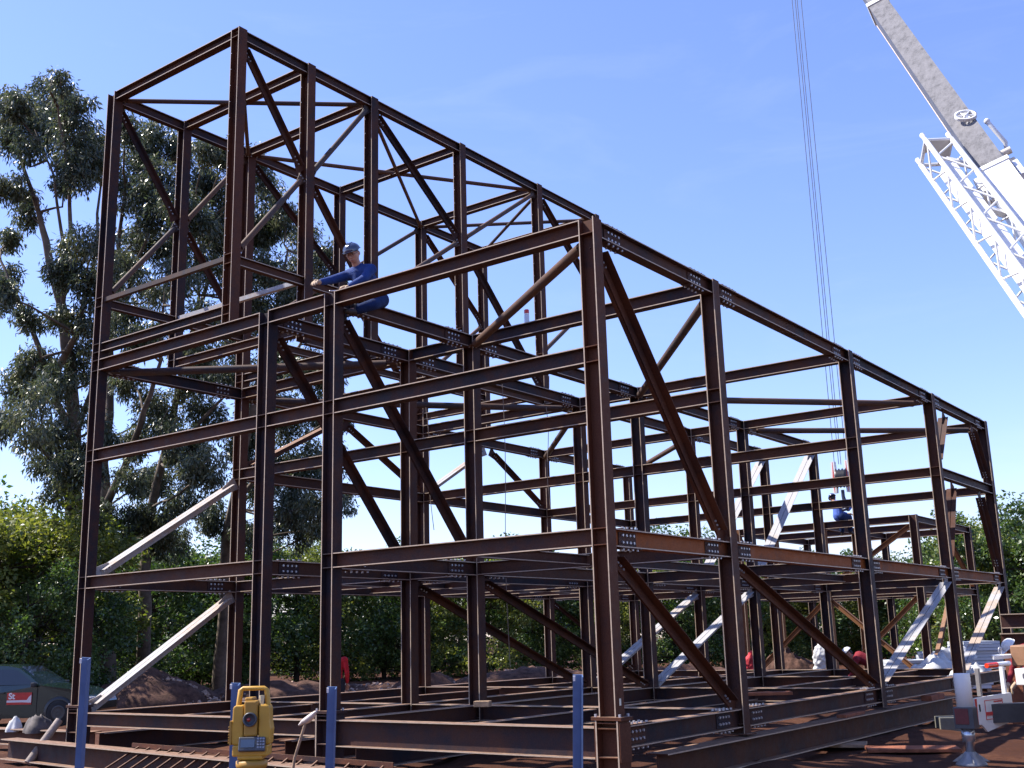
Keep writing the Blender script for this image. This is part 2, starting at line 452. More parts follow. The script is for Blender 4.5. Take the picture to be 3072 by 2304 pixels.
# ------------------------------------------------------------------ ground
def soil_mat():
    m, nt, b = nodes_of('red_soil')
    tc = N(nt, 'ShaderNodeTexCoord')
    n1 = N(nt, 'ShaderNodeTexNoise', Scale=0.35, Detail=8.0, Roughness=0.65); n2 = N(nt, 'ShaderNodeTexNoise', Scale=7.0, Detail=8.0, Roughness=0.75)
    for n in (n1, n2): nt.links.new(tc.outputs['Object'], n.inputs['Vector'])
    ma = N(nt, 'ShaderNodeMath', operation='MULTIPLY_ADD'); ma.inputs[1].default_value = 0.5
    nt.links.new(n2.outputs['Fac'], ma.inputs[0]); nt.links.new(n1.outputs['Fac'], ma.inputs[2])
    r = ramp(nt, ma.outputs[0], [(0.45, (0.020, 0.009, 0.006)), (0.75, (0.058, 0.022, 0.012)), (1.0, (0.120, 0.054, 0.032))])
    nt.links.new(r.outputs['Color'], b.inputs['Base Color']); b.inputs['Roughness'].default_value = 0.95
    b.inputs['Specular IOR Level'].default_value = 0.15
    bp = N(nt, 'ShaderNodeBump', Strength=0.9, Distance=0.06)
    nt.links.new(ma.outputs[0], bp.inputs['Height']); nt.links.new(bp.outputs['Normal'], b.inputs['Normal'])
    return m
SOIL = soil_mat()
rng = np.random.default_rng(3)
def vnoise(x, y, seed):
    r = np.random.default_rng(seed); tab = r.random((64, 64))
    xi = np.floor(x).astype(int); yi = np.floor(y).astype(int); fx = x-xi; fy = y-yi
    fx = fx*fx*(3-2*fx); fy = fy*fy*(3-2*fy)
    g = lambda a, b: tab[a % 64, b % 64]
    return (g(xi,yi)*(1-fx)+g(xi+1,yi)*fx)*(1-fy)+(g(xi,yi+1)*(1-fx)+g(xi+1,yi+1)*fx)*fy
nG = 230
t = np.linspace(-1, 1, nG); cs = np.sign(t)*(np.abs(t)*22+np.abs(t)**6*900)
gx, gy = np.meshgrid(cs-3.0, cs+2.0)
near = np.exp(-((gx+3)**2+(gy-4)**2)/40.0**2)
hz = (vnoise(gx*0.35, gy*0.35, 1)-0.5)*0.14 + (vnoise(gx*1.3, gy*1.3, 2)-0.5)*0.09 + (vnoise(gx*3.7, gy*3.7, 5)-0.5)*0.05
hz = hz*(0.25+0.75*near)
# tyre ruts beside the crane
ZG = GZ + hz - 0.02
verts = np.stack([gx.ravel(), gy.ravel(), ZG.ravel()], 1)
idx = np.arange(nG*nG).reshape(nG, nG)
faces = np.stack([idx[:-1,:-1].ravel(), idx[:-1,1:].ravel(), idx[1:,1:].ravel(), idx[1:,:-1].ravel()], 1)
me = bpy.data.meshes.new('ground'); me.from_pydata(verts.tolist(), [], faces.tolist()); me.materials.append(SOIL)
me.polygons.foreach_set('use_smooth', [True]*len(me.polygons))
go = bpy.data.objects.new('ground', me); COL.objects.link(go); go['kind'] = 'structure'

# ------------------------------------------------------------------ trees
def leaf_mat(name, stops, rough, trans, spec=0.5, gloss=(0.3, 0.55)):
    m, nt, b = nodes_of(name)
    ge = N(nt, 'ShaderNodeNewGeometry'); tc = N(nt, 'ShaderNodeTexCoord')
    no = N(nt, 'ShaderNodeTexNoise', Scale=0.55, Detail=3.0); nt.links.new(tc.outputs['Object'], no.inputs['Vector'])
    ma = N(nt, 'ShaderNodeMath', operation='MULTIPLY_ADD'); ma.inputs[1].default_value = 0.6
    nt.links.new(ge.outputs['Random Per Island'], ma.inputs[0]); nt.links.new(no.outputs['Fac'], ma.inputs[2])
    sb = N(nt, 'ShaderNodeMath', operation='SUBTRACT'); sb.inputs[1].default_value = 0.3; nt.links.new(ma.outputs[0], sb.inputs[0])
    r = ramp(nt, sb.outputs[0], stops)
    nt.links.new(r.outputs['Color'], b.inputs['Base Color'])
    rr = ramp(nt, ge.outputs['Random Per Island'], [(0.0, (gloss[0],)*3), (1.0, (gloss[1],)*3)])
    nt.links.new(rr.outputs['Color'], b.inputs['Roughness']); b.inputs['Specular IOR Level'].default_value = spec
    tr = N(nt, 'ShaderNodeBsdfTranslucent'); 
    hs = N(nt, 'ShaderNodeHueSaturation', Saturation=1.2, Value=1.6); nt.links.new(r.outputs['Color'], hs.inputs['Color']); nt.links.new(hs.outputs[0], tr.inputs['Color'])
    mx = N(nt, 'ShaderNodeMixShader'); mx.inputs[0].default_value = trans
    nt.links.new(b.outputs[0], mx.inputs[1]); nt.links.new(tr.outputs[0], mx.inputs[2])
    nt.links.new(mx.outputs[0], nt.nodes['Material Output'].inputs['Surface'])
    return m
GUM = leaf_mat('gum_leaf', [(0.0, (0.018, 0.028, 0.018)), (0.45, (0.058, 0.076, 0.042)), (1.0, (0.165, 0.165, 0.085))], 0.4, 0.3, 0.6, (0.22, 0.5))
DARK = leaf_mat('broad_leaf', [(0.0, (0.014, 0.030, 0.010)), (0.45, (0.055, 0.098, 0.028)), (1.0, (0.170, 0.230, 0.060))], 0.4, 0.35, 0.6, (0.25, 0.5))
LIME = leaf_mat('yellow_green_leaf', [(0.0, (0.026, 0.042, 0.012)), (0.45, (0.120, 0.150, 0.036)), (1.0, (0.270, 0.270, 0.075))], 0.5, 0.40, 0.4, (0.35, 0.6))
BARK = plain('gum_bark', (0.125, 0.100, 0.078), 0.85, 0, 0.55, 2.5, 0.2, 0.5)
BARKD = plain('dark_bark', (0.050, 0.038, 0.030), 0.9, 0, 0.4, 3.0, 0.2, 0.5)

def leaf_mesh(name, cen, dirs, lens, wid, mat):
    """many leaf blades as one mesh: each a folded diamond"""
    n = len(cen)
    rs = rng.normal(size=(n, 3)); side = np.cross(dirs, rs); side /= (np.linalg.norm(side, axis=1, keepdims=True)+1e-9)
    nrm = np.cross(dirs, side)
    L = lens[:, None]; W = (lens*wid)[:, None]
    a = cen; c = cen+dirs*L; m0 = cen+dirs*L*0.42
    b = m0+side*W+nrm*W*0.25; d = m0-side*W+nrm*W*0.25
    v = np.stack([a, b, c, d], 1).reshape(-1, 3)
    me = bpy.data.meshes.new(name)
    me.vertices.add(4*n); me.vertices.foreach_set('co', v.ravel())
    me.loops.add(4*n); me.loops.foreach_set('vertex_index', np.arange(4*n))
    me.polygons.add(n); me.polygons.foreach_set('loop_start', np.arange(0, 4*n, 4)); me.polygons.foreach_set('loop_total', np.full(n, 4))
    me.update(calc_edges=True); me.materials.append(mat)
    return me
def crown(blobs, per_m3, llen, wid, droop, k_sub=9, sub=0.40, mat=None, name='crown', flat=0.8, cap=60000):
    """blobs: list of (centre, radius). Leaves gather in tufts spread through every blob."""
    C, Dr, Ln = [], [], []
    for c, r in blobs:
        k = max(4, int(k_sub*(0.7+0.6*rng.random())))
        u = rng.normal(size=(k, 3)); u /= np.linalg.norm(u, axis=1, keepdims=True)
        tc = np.array(c)+u*(r*(0.25+0.75*rng.random((k, 1))**0.6))*np.array([1, 1, flat])
        for q in tc:
            rs = r*sub*(0.6+0.8*rng.random())
            n = int(per_m3*rs**2*(0.6+0.8*rng.random()))+6
            w = rng.normal(size=(n, 3)); w /= np.linalg.norm(w, axis=1, keepdims=True)
            p = q+w*rs*(rng.random((n, 1))**0.45)*np.array([1, 1, 0.85])
            d = w*0.7+rng.normal(size=(n, 3))*0.6; d[:, 2] -= droop
            d /= np.linalg.norm(d, axis=1, keepdims=True)
            C.append(p); Dr.append(d); Ln.append(llen*(0.6+0.8*rng.random(n)))
    C = np.concatenate(C); Dr = np.concatenate(Dr); Ln = np.concatenate(Ln)
    if len(C) > cap:
        s = rng.permutation(len(C))[:cap]; C, Dr, Ln = C[s], Dr[s], Ln[s]
    return leaf_mesh(name, C, Dr, Ln, wid, mat)
def limb(mb, pts, r0, r1, wob=0.12):
    pts = [V3(p) for p in pts]; out = []
    for i in range(len(pts)-1):
        for t in (0, 0.34, 0.67):
            out.append(pts[i]*(1-t)+pts[i+1]*t + (rng.normal(size=3)*wob*np.linalg.norm(pts[i+1]-pts[i])*0.12 if (i or t) else 0))
    out.append(pts[-1]); n = len(out)
    mb.tube(out, [r0+(r1-r0)*(k/(n-1))**0.8 for k in range(n)], 8, 0, True, True)
    return out
def gum(label, depth, limbs, blobs, seed, dens=420, spread=2.0, llen=0.17, bark=None):
    """tall gum tree: limbs drawn as paths with base radius, leaf tufts round the twig ends"""
    global rng
    rng = np.random.default_rng(seed)
    base = at(limbs[0][0][0][0], limbs[0][0][0][1], depth); base[2] = GZ
    t = thing('gum_tree', label, 'tree', base, 0, 'gum trees behind the building')
    mb = MB(); node = []
    for k, (path, r0, r1) in enumerate(limbs):
        dj = 0; P = []
        for i, (x, y) in enumerate(path):
            if k == 0 or i > 0: dj += rng.normal()*0.5
            p = at(x, y, depth+dj)
            if k == 0 and i == 0: p = np.array([p[0], p[1], GZ-0.2])
            P.append(p)
        if k > 0 and node: 
            P[0] = min(node, key=lambda q: np.linalg.norm(q-P[0]))
        node += limb(mb, P, r0, r1)
    B = []
    for (x, y, r) in blobs:
        d = depth+rng.normal()*spread
        c = at(x, y, d); rr = r*1.38879/FPX*d
        B.append((c, rr))
        q = min(node, key=lambda q: np.linalg.norm(q-c)+max(0, q[2]-c[2]+0.5)*1.5)
        mid = (q+c)/2+rng.normal(size=3)*0.25-np.array([0, 0, 0.2])
        pts = limb(mb, [q, mid, c], 0.055, 0.02)
        for _ in range(5):
            e = c+rng.normal(size=3)*rr*0.6; limb(mb, [pts[-2], (pts[-2]+e)/2+rng.normal(size=3)*0.1, e], 0.022, 0.008)
    for c, r in list(B):
        if rng.random() < 0.75:
            e = c+rng.normal(size=3)*r*0.55; limb(mb, [c, (c+e)/2, e], 0.02, 0.008); B.append((e, r*0.75))
    mb.build('trunk', bark or BARK, t)
    me = crown([(c, r*0.95) for c, r in B], dens, llen, 0.15, 1.25, 30, 0.50, GUM, 'crown', 1.15, 200000)
    me.transform(Matrix.Translation(Vector(tuple(-base))))
    o = bpy.data.objects.new('crown', me); COL.objects.link(o); o.parent = t
    return t
gum('tallest leafy gum tree, pale forked trunk, at the left edge of the yard', 38.0,
 [([(172,1500),(168,1300),(163,1100),(158,950),(153,790),(132,665),(99,520),(82,459),(40,330)], 0.42, 0.05),
  ([(160,960),(110,830),(72,720),(25,620),(0,560)], 0.15, 0.04), ([(155,800),(165,720),(200,585),(218,400)], 0.15, 0.04),
  ([(132,665),(150,500),(140,330),(125,230)], 0.10, 0.03), ([(160,960),(195,850),(222,740),(205,620)], 0.12, 0.03), ([(99,520),(115,380),(75,280)], 0.07, 0.02)],
 [(18,230,42),(55,240,45),(105,215,45),(130,180,28),(165,235,42),(100,290,40),(160,300,48),(205,290,40),(60,320,32),(15,300,36),(205,350,40),(170,370,42),(140,400,28),(25,400,34),(60,460,32),(22,520,28),(8,640,34),(22,590,26),(60,690,30),(130,600,36),(160,560,42),(205,520,42),(195,620,44),(120,690,32),(80,780,38),(40,840,40),(120,830,42),(60,925,48),(22,900,36),(120,930,44),(180,800,38),(192,720,40),(100,985,46),(150,1020,40),(205,900,34),(200,1020,34),(120,1060,36),(190,1100,30)], 11)
gum('gum tree with a pale leaning limb seen behind the left end of the frame', 41.0,
 [([(230,1500),(236,1300),(230,1150),(226,1000),(236,850),(242,700),(252,560),(272,400)], 0.34, 0.05),
  ([(233,1120),(288,960),(325,850),(345,780),(360,600)], 0.17, 0.04), ([(240,700),(300,560),(340,440)], 0.09, 0.03)],
 [(275,275,30),(325,295,36),(372,318,40),(305,345,42),(352,385,46),(395,335,30),(282,420,42),(330,455,48),(382,435,42),(300,520,48),(358,540,48),(282,600,42),(330,640,44),(388,600,42),(265,700,40),(300,740,42),(352,720,44),(280,820,36),(332,880,42),(290,950,36),(362,940,40),(265,560,36),(245,620,30),(280,1030,36),(340,1040,40),(300,1110,40),(250,1150,34),(345,1150,38)], 12)
gum('slender gum tree with drooping crown behind the tower', 43.0,
 [([(310,1500),(312,1300),(316,1150),(350,1000),(400,800),(450,600),(485,430)], 0.30, 0.04), ([(350,1000),(420,930),(480,860),(520,760)], 0.12, 0.03), ([(400,800),(430,640),(430,500)], 0.09, 0.03)],
 [(440,330,32),(490,335,36),(535,352,38),(452,395,44),(510,420,48),(422,480,44),(480,500,48),(540,500,44),(590,420,40),(580,500,44),(430,580,44),(500,600,48),(560,590,48),(442,680,42),(500,700,46),(560,690,46),(430,780,44),(500,800,46),(402,860,44),(450,905,46),(402,980,44),(462,1015,46),(395,760,30),(400,1080,44),(450,1120,40),(380,1170,36)], 13)
gum('gum tree nearest the middle with long hanging foliage on its right side', 45.0,
 [([(472,1500),(480,1300),(502,1100),(542,900),(592,700),(622,540)], 0.32, 0.04), ([(502,1100),(580,1000),(660,940),(720,900)], 0.12, 0.03), ([(560,820),(640,760),(690,680)], 0.10, 0.03)],
 [(620,470,36),(650,520,42),(690,560,36),(640,600,46),(700,620,36),(612,680,46),(668,690,42),(716,680,26),(600,780,46),(660,790,46),(708,800,34),(560,880,46),(622,900,50),(680,880,44),(728,858,24),(600,1000,48),(660,1000,48),(716,1000,38),(742,905,20),(746,1085,24),(700,1080,40),(640,1085,44),(560,1050,44),(690,1140,28),(520,970,40),(600,1130,36),(540,1160,34),(650,1165,26)], 14)

# broad-leaved trees and bushes: a few kinds, each copied
def broad(name, label, h, r, seed, mat, n_blob=26, dens=150, llen=0.22, wid=0.30, low=0.05, group=None, trunk=BARKD):
    global rng
    rng = np.random.default_rng(seed)
    t = thing(name, label, 'tree', (0, 0, 0), 0, group)
    mb = MB()
    trunk_pts = limb(mb, [(0,0,-0.3), (0.1,0.05,h*0.3), (-0.1,0.1,h*0.55), (0.05,0,h*0.8)], 0.16, 0.04)
    B = []
    for i in range(n_blob):
        z = h*(low+(0.93-low)*rng.random()**0.85)
        prof = math.sin(math.pi*min(1, max(0.08, (z/h)*0.80+0.16)))**0.6
        a = rng.random()*2*math.pi; q = r*prof*(0.35+0.65*rng.random()**0.5)
        rr = r*(0.24+0.20*rng.random())
        c = np.array([math.cos(a)*q, math.sin(a)*q, z]); B.append((c, rr))
        s = trunk_pts[min(len(trunk_pts)-1, int(len(trunk_pts)*min(0.95, z/h*0.9)))]
        limb(mb, [s, (s+c)/2-np.array([0,0,0.15*r]), c], 0.05, 0.015)
        for _ in range(3):
            e = c+rng.normal(size=3)*rr*0.6; limb(mb, [c, (c+e)/2, e], 0.015, 0.006)
    mb.build('trunk', trunk, t, local=True)
    o = bpy.data.objects.new('crown', crown(B, dens, llen, wid, 0.25, 11, 0.38, mat, 'crown', 0.85)); COL.objects.link(o); o.parent = t
    return t
GB = 'dense trees along the far edge of the yard'
kinds = [broad('broadleaf_tree', 'x', 8.0, 3.4, 21, DARK, 34, 230, 0.175, 0.30, 0.04, GB), broad('broadleaf_tree', 'x', 8.0, 3.0, 22, DARK, 30, 230, 0.185, 0.26, 0.05, GB),
         broad('broadleaf_tree', 'x', 8.0, 3.8, 23, LIME, 36, 250, 0.16, 0.30, 0.03, GB)]
used = set(); W_ = 1.15
def put(kind, x, depth, h, label, wscale=1.0, rz=None, base_y=None):
    p = at(x, 1400, depth); p[2] = GZ
    s = h/8.0; rz = rz if rz is not None else random.random()*6.28
    if kind not in used:
        used.add(kind); o = kinds[kind]; o.location = tuple(p); o.rotation_euler = (0, 0, rz); o.scale = (s*wscale*W_, s*wscale*W_, s); o['label'] = label
        return o
    return dup(kinds[kind], p, rz, label, (s*wscale*W_, s*wscale*W_, s))
belt = [(2, -20, 36, 7.0, 'yellow-green bushy tree at the left edge beside the parked car', 1.0),
 (2, 75, 40, 7.0, 'yellow-green tree under the tallest gum tree', 1.0),
 (0, 55, 34, 4.4, 'dark glossy bush just behind the parked car', 0.9),
 (0, 150, 37, 5.0, 'dark bush at the foot of the tallest gum tree', 0.9),
 (1, 235, 46, 6.9, 'dark tree behind the leaning gum limb', 1.0),
 (0, 330, 50, 7.4, 'dark tree left of the tower foot with the earth mound before it', 1.0),
 (1, 430, 52, 7.3, 'dark tree framed by the second and third front columns', 1.0),
 (0, 530, 53, 7.0, 'dark tree straight behind the yellow survey instrument', 1.0),
 (2, 640, 55, 7.2, 'yellow-green tree topping the belt right of the gum trees', 0.95),
 (0, 735, 56, 6.22, 'dark tree behind the person in red', 1.0),
 (1, 830, 58, 6.81, 'tall narrow dark tree left of the middle columns', 0.9),
 (0, 930, 58, 6.96, 'dark tree between the two middle columns', 1.0),
 (2, 1050, 57, 6.07, 'yellow-green tree right of the middle columns', 1.0),
 (1, 1150, 60, 6.96, 'dark tree below the red and white chimney', 1.0),
 (0, 1270, 60, 6.22, 'dark tree just left of the near corner column', 1.0),
 (2, 1370, 58, 5.92, 'yellow-green tree right behind the near corner column', 0.95),
 (1, 1460, 60, 8.14, 'taller tree poking above the floor beams right of the corner column', 0.9),
 (0, 1560, 60, 6.36, 'dark tree behind the second column of the long right side', 1.0),
 (2, 1660, 62, 6.22, 'yellow-green tree above the red and white bag', 1.0),
 (0, 1760, 62, 6.07, 'dark tree behind the white bag', 1.0),
 (1, 1850, 63, 5.4, 'dark tree behind the crouching worker', 1.0),
 (2, 1935, 60, 5.6, 'yellow-green tree left of the rear right corner column', 1.0),
 (0, 2030, 58, 6.2, 'dark tree behind the stacks of white panels', 1.0),
 (0, 2115, 50, 6.9, 'tall dark tree just right of the rear corner column', 0.85),
 (2, 2190, 52, 7.2, 'yellow-green tree at the right edge of the yard', 0.9),
 (1, 2260, 48, 7.6, 'dark tree at the far right edge', 0.9),
 (1, -100, 38, 8, 'dark tree beyond the left edge', 1.0),
 (0, 2390, 50, 8, 'dark tree beyond the right edge', 1.0)]
for (k, x, d, h, lab, ws) in belt: put(k, x, d, h, lab, ws)
# a second, deeper line of trees closes the gaps: still single trees
for q, (x, d, h) in enumerate([(-160,62,9),(20,64,8.5),(180,66,8),(300,70,7),(470,70,6.4),(600,72,8),(780,74,6.6),(890,75,6.4),(1000,76,8.6),(1210,76,7),(1330,76,7),(1520,78,7.6),(1620,78,7),(1720,78,7),(1830,78,7.6),(1990,78,7.2),(2080,74,7.6),(2320,70,9)]):
    put((0, 1, 0)[q % 3], x, d, h, 'dark tree in the back line, mostly hidden by the trees before it', 1.25)

# ------------------------------------------------------------------ things on the site
WHITE = plain('white_paint', (0.78, 0.78, 0.77), 0.4, 0, 0.06, 5)
BLUEP = plain('blue_grey_paint', (0.080, 0.135, 0.270), 0.5, 0, 0.15, 8)
YEL = plain('yellow_plastic', (0.50, 0.27, 0.028), 0.45, 0, 0.08, 14)
YEL2 = plain('dark_yellow_plastic', (0.36, 0.185, 0.022), 0.5, 0, 0.1, 14)
BLACK = plain('black_plastic', (0.015, 0.015, 0.017), 0.4, 0, 0.3, 10)
GREYP = plain('grey_plastic', (0.055, 0.058, 0.068), 0.45, 0, 0.15, 10)
GLASSD = plain('dark_glass', (0.010, 0.013, 0.018), 0.05, 0, 0.1, 3, 0.8)
REDP = plain('red_paint', (0.50, 0.03, 0.02), 0.5, 0, 0.12, 9)
ORNG = plain('orange_red_paint', (0.62, 0.10, 0.02), 0.45, 0, 0.1, 9)
WOOD = plain('old_timber', (0.30, 0.20, 0.13), 0.8, 0, 0.35, 9, 0.3, 0.4)
REDWOOD = plain('red_timber', (0.24, 0.085, 0.045), 0.85, 0, 0.35, 7, 0.3, 0.4)
CONC = plain('concrete', (0.15, 0.145, 0.12), 0.85, 0, 0.2, 6, 0.3, 0.4)
RUBBLE = plain('rubble', (0.085, 0.045, 0.032), 0.95, 0, 0.6, 5, 0.2, 0.8)
CLOTHW = plain('white_sacking', (0.52, 0.52, 0.52), 0.8, 0, 0.15, 8)
CLOTHD = plain('dark_sacking', (0.09, 0.075, 0.07), 0.85, 0, 0.4, 8)
RUBBER = plain('tyre_rubber', (0.012, 0.012, 0.012), 0.8, 0, 0.3, 8)
STICK = plain('cream_sticker', (0.75, 0.72, 0.55), 0.5, 0, 0.05, 8)

# a sticker on the near corner column
mb = MB(); mb.box((0.004, 0.10, 0.175), (0.004, 0.035, 0.075)); mb.build('sticker', STICK, frame, (0.004, 0.10, 0.175))

def ground_beam(label, p0, p1, h, b, mat=STEEL, name='loose_beam', cat='beam', group=None):
    mb = MB(); mb.ibar(h, b, p0, p1, (0, 0, 1), 0.016, 0.011)
    o = mb.build(name, [mat, BOLT, EDGE], None, (V3(p0)+V3(p1))/2 - np.array([0, 0, h/2]))
    return tag(o, label, cat, group)
G_SK = 'heavy beams lying on the ground round the building'
ground_beam('long heavy beam lying along the front of the building on the ground', (-11.97, -0.36, -0.685), (-0.9, -1.52, -0.70), 0.33, 0.28, STEEL, 'skid_beam', 'beam', G_SK)
ground_beam('heavy runner beam under the right side wall, end cut square near the corner column', (-0.02, 0.90, -0.63), (-0.02, 12.9, -0.63), 0.35, 0.30, STEEL, 'skid_beam', 'beam', G_SK)
ground_beam('rusty beam end poking out left of the building with rags lying on it', (-10.95, 0.62, -0.60), (-17.5, 0.40, -0.60), 0.28, 0.26, RUST, 'skid_beam', 'beam', G_SK)
ground_beam('runner beam under the inner row of columns', (-6.1, 0.6, -0.64), (-6.1, 18.3, -0.64), 0.35, 0.28, STEEL, 'skid_beam', 'beam', G_SK)
ground_beam('runner beam under the rear left row of columns', (-10.64, 0.5, -0.64), (-10.64, 18.3, -0.64), 0.35, 0.28, STEEL, 'skid_beam', 'beam', G_SK)
ground_beam('runner beam half hidden under the second row of columns', (-4.65, 0.6, -0.64), (-4.65, 18.3, -0.64), 0.35, 0.28, STEEL, 'skid_beam', 'beam', G_SK)
# packing blocks
def block(label, c, size, rz, mat, name='timber_block', cat='block', group='packing blocks under the beams'):
    mb = MB(); mb.box((0,0,size[2]/2), size); o = mb.build(name, mat, None, None, local=True, bevel=0.008)
    o.location = c; o.rotation_euler = (0, 0, rz); return tag(o, label, cat, group)
block('low timber block under the front beam near the corner column', (-1.0, 0.12, GZ-0.02), (0.5, 0.25, 0.10), 0.05, WOOD)
block('timber block under the second front column', (-4.65, 0.0, GZ-0.02), (0.5, 0.3, 0.16), 0.0, WOOD)
block('timber block under the third front column', (-6.1, 0.0, GZ-0.02), (0.5, 0.3, 0.16), 0.1, WOOD)
block('timber block under the left front column', (-10.64, 0.0, GZ-0.02), (0.5, 0.3, 0.16), 0.0, WOOD)
block('timber block directly under the near corner column', (-0.11, 0.1, GZ-0.05), (0.45, 0.35, 0.19), 0.0, WOOD)
block('concrete block on the soil below the runner beam, left of the jack', (0.95, 9.4, GZ-0.03), (0.50, 0.42, 0.28), 0.5, CONC, 'concrete_block')
block('square timber pad lying on the soil below the runner beam', (-0.05, 6.6, GZ-0.02), (0.9, 0.6, 0.05), 0.3, WOOD, 'timber_pad')
block('flat red board lying on the soil left of the crane jack', (1.25, 6.2, GZ-0.01), (1.3, 0.55, 0.05), 0.42, REDWOOD, 'board', 'board')
block('short plank lying on the base beams behind the second side column', (-1.15, 6.2, -0.09), (1.1, 0.22, 0.05), 0.62, REDWOOD, 'board', 'board')
block('brown plank lying on the runner beam past the second side column', (0.0, 7.2, -0.455), (0.16, 1.0, 0.05), 0.05, REDWOOD, 'board', 'board')
block('short brown plank on the runner beam near the crane jack', (0.0, 11.6, -0.455), (0.2, 0.9, 0.10), 0.02, REDWOOD, 'board', 'board')
block('small wood offcut on the inner base beam beside the second row', (-4.2, 2.9, -0.105), (0.25, 0.16, 0.09), 0.4, WOOD, 'board', 'board')

# leaning pole, ladder frame, hammer
mb = MB(); mb.tube([(-10.92, -0.60, -0.86), (-10.90, -0.10, -0.22)], [0.066, 0.062], 12)
tag(mb.build('timber_pole', plain('weathered_timber', (0.26,0.21,0.18), 0.8, 0, 0.3, 9, 0.3, 0.4), None, (-10.92, -0.60, -0.86)), 'short grey timber pole leaning on the long beam at the left', 'pole')
t = thing('steel_ladder', 'rusty steel ladder frame lying against the long front beam, left of the yellow instrument', 'ladder', (-6.0, -1.6, GZ))
A, B_ = V3((-8.05, -0.62, -0.48)), V3((-2.2, -1.25, -0.46)); off = V3((0.30, -1.10, -0.385))
for s, nm in ((0, 'rail'), (1, 'rail')):
    mb = MB(); mb.prism([(-0.03,-0.03),(0.03,-0.03),(0.03,-0.02),(-0.02,-0.02),(-0.02,0.03),(-0.03,0.03)], A+off*s, B_+off*s, (0,0,1)); mb.build(nm, RUST, t)
for k in range(19):
    p = A+(B_-A)*((k+0.6)/19.2); mb = MB(); mb.tube([p-V3((0,0,0.012)), p+off*0.995-V3((0,0,0.012))], 0.015, 8); mb.build('rung', RUST, t)
t = thing('sledgehammer', 'sledgehammer with pale head leaning against the second front column', 'hammer', (-3.55, -1.62, GZ))
mb = MB(); mb.tube([(-3.55,-1.62,GZ), (-3.48,-1.60,-0.4), (-3.36,-1.54,0.02)], [0.020, 0.017, 0.016], 8); mb.build('handle', WOOD, t)
mb = MB(); mb.tube([(-3.47,-1.55,-0.03), (-3.40,-1.545,0.01), (-3.33,-1.54,0.035), (-3.25,-1.53,0.09), (-3.20,-1.53,0.13)], [0.012, 0.032, 0.045, 0.035, 0.012], 8)
mb.build('head', plain('worn_steel', (0.55, 0.47, 0.42), 0.45, 0.3, 0.15, 12), t)

# survey stakes: four angle irons
def stake(px_, py_, pxb, d, label):
    top = at(px_, py_, d); b = at(pxb, 1656, d); dd = unit(top-b); base = b-dd*((b[2]-GZ+0.1)/dd[2])
    t = MB(); w = 0.058; x = C_R
    t.prism([(-w/2,0),(w/2,0),(w/2,0.006),(-w/2+0.006,0.006),(-w/2+0.006,w),(-w/2,w)], base, top, -_fw)
    t.prism([(0.017,0.03),(0.029,0.03),(0.029,0.036),(0.017,0.036)], top-dd*0.03, top, -_fw, 1)
    return tag(t.build('survey_stake', [BLUEP, WHITE], None, base), label, 'stake', 'blue steel survey stakes in front')
stake(187, 1420, 172, 6.9, 'blue-grey angle-iron stake at the left in front of the left column')
stake(510, 1475, 505, 6.9, 'blue-grey angle-iron stake half hidden behind the yellow instrument')
stake(718, 1483, 713, 6.8, 'blue-grey angle-iron stake beside the second front column and the hammer')
stake(1248, 1457, 1248, 6.6, 'widest blue-grey angle-iron stake, with slanted top, left of the near corner column')

# total station on its tripod
F0 = unit(V3((CAM[0]-2.44, CAM[1]+7.28, 0))); F0 = unit(F0*math.cos(-0.22)+np.cross((0,0,1), F0)*math.sin(-0.22)); RX = np.cross(F0, (0,0,1))*-1; UZ = V3((0,0,1))
O = at(546, 1560, 5.35)
t = thing('total_station', 'yellow surveying instrument with carry handle and round lens on a tripod in the foreground', 'survey instrument', (O[0], O[1], GZ))
def L(a, b, c): return O+RX*a+F0*b+UZ*c
def lbox(c, s, mat=0): pass
b = MB()
for s in (-1, 1):      # side pillars, wider at the foot
    prof = [(s*0.036,-0.105),(s*0.093,-0.10),(s*0.098,-0.03),(s*0.090,0.01),(s*0.088,0.072),(s*0.078,0.082),(s*0.036,0.082)]
    b.poly([L(a, 0, c) for a, c in prof], F0, 0.085)
b.box(L(0,0,-0.128), (0.170, 0.10, 0.052), 0, RX, F0)
b.box(L(0,0,-0.160), (0.120, 0.10, 0.02), 0, RX, F0)
b.build('body', YEL, t, bevel=0.007)
b = MB(); b.box(L(0,0.004,0.02), (0.064, 0.10, 0.165), 0, RX, F0); b.box(L(-0.012,0.0,0.108), (0.042, 0.085, 0.02), 0, RX, F0)
tel = b.build('telescope', YEL2, t, bevel=0.008)
b = MB(); b.lathe([(0.0,0.0),(0.033,0.0),(0.033,0.02),(0.026,0.022),(0.026,0.010),(0.0,0.010)], L(0,0.05,0.016), F0, 24, 0); b.build('lens', GREYP, tel, local=False)
b = MB(); b.ball(L(-0.006,0.062,0.016), 0.010, (1,1,1), 12); b.build('lens_glint', plain('red_coated_glass', (0.35, 0.02, 0.01), 0.05, 0, 0.1, 4, 0.9), tel)
b = MB(); b.tube([L(-0.070,0,0.078), L(-0.062,0,0.150), L(-0.050,0,0.158), L(0.052,0,0.158), L(0.064,0,0.150), L(0.074,0,0.078)], [0.013,0.013,0.011,0.011,0.013,0.013], 10)
b.build('carry_handle', YEL, t)
b = MB(); b.tube([L(0.045,0.015,0.078), L(0.045,0.015,0.125)], [0.010,0.013], 10); b.build('sight', plain('cream_plastic', (0.6,0.5,0.3), 0.4, 0, 0.1, 9), t)
b = MB(); b.box(L(0.012,0.058,-0.098), (0.125, 0.03, 0.066), 0, RX, F0+UZ*0.25); kb = b.build('keypad', GREYP, t, bevel=0.005)
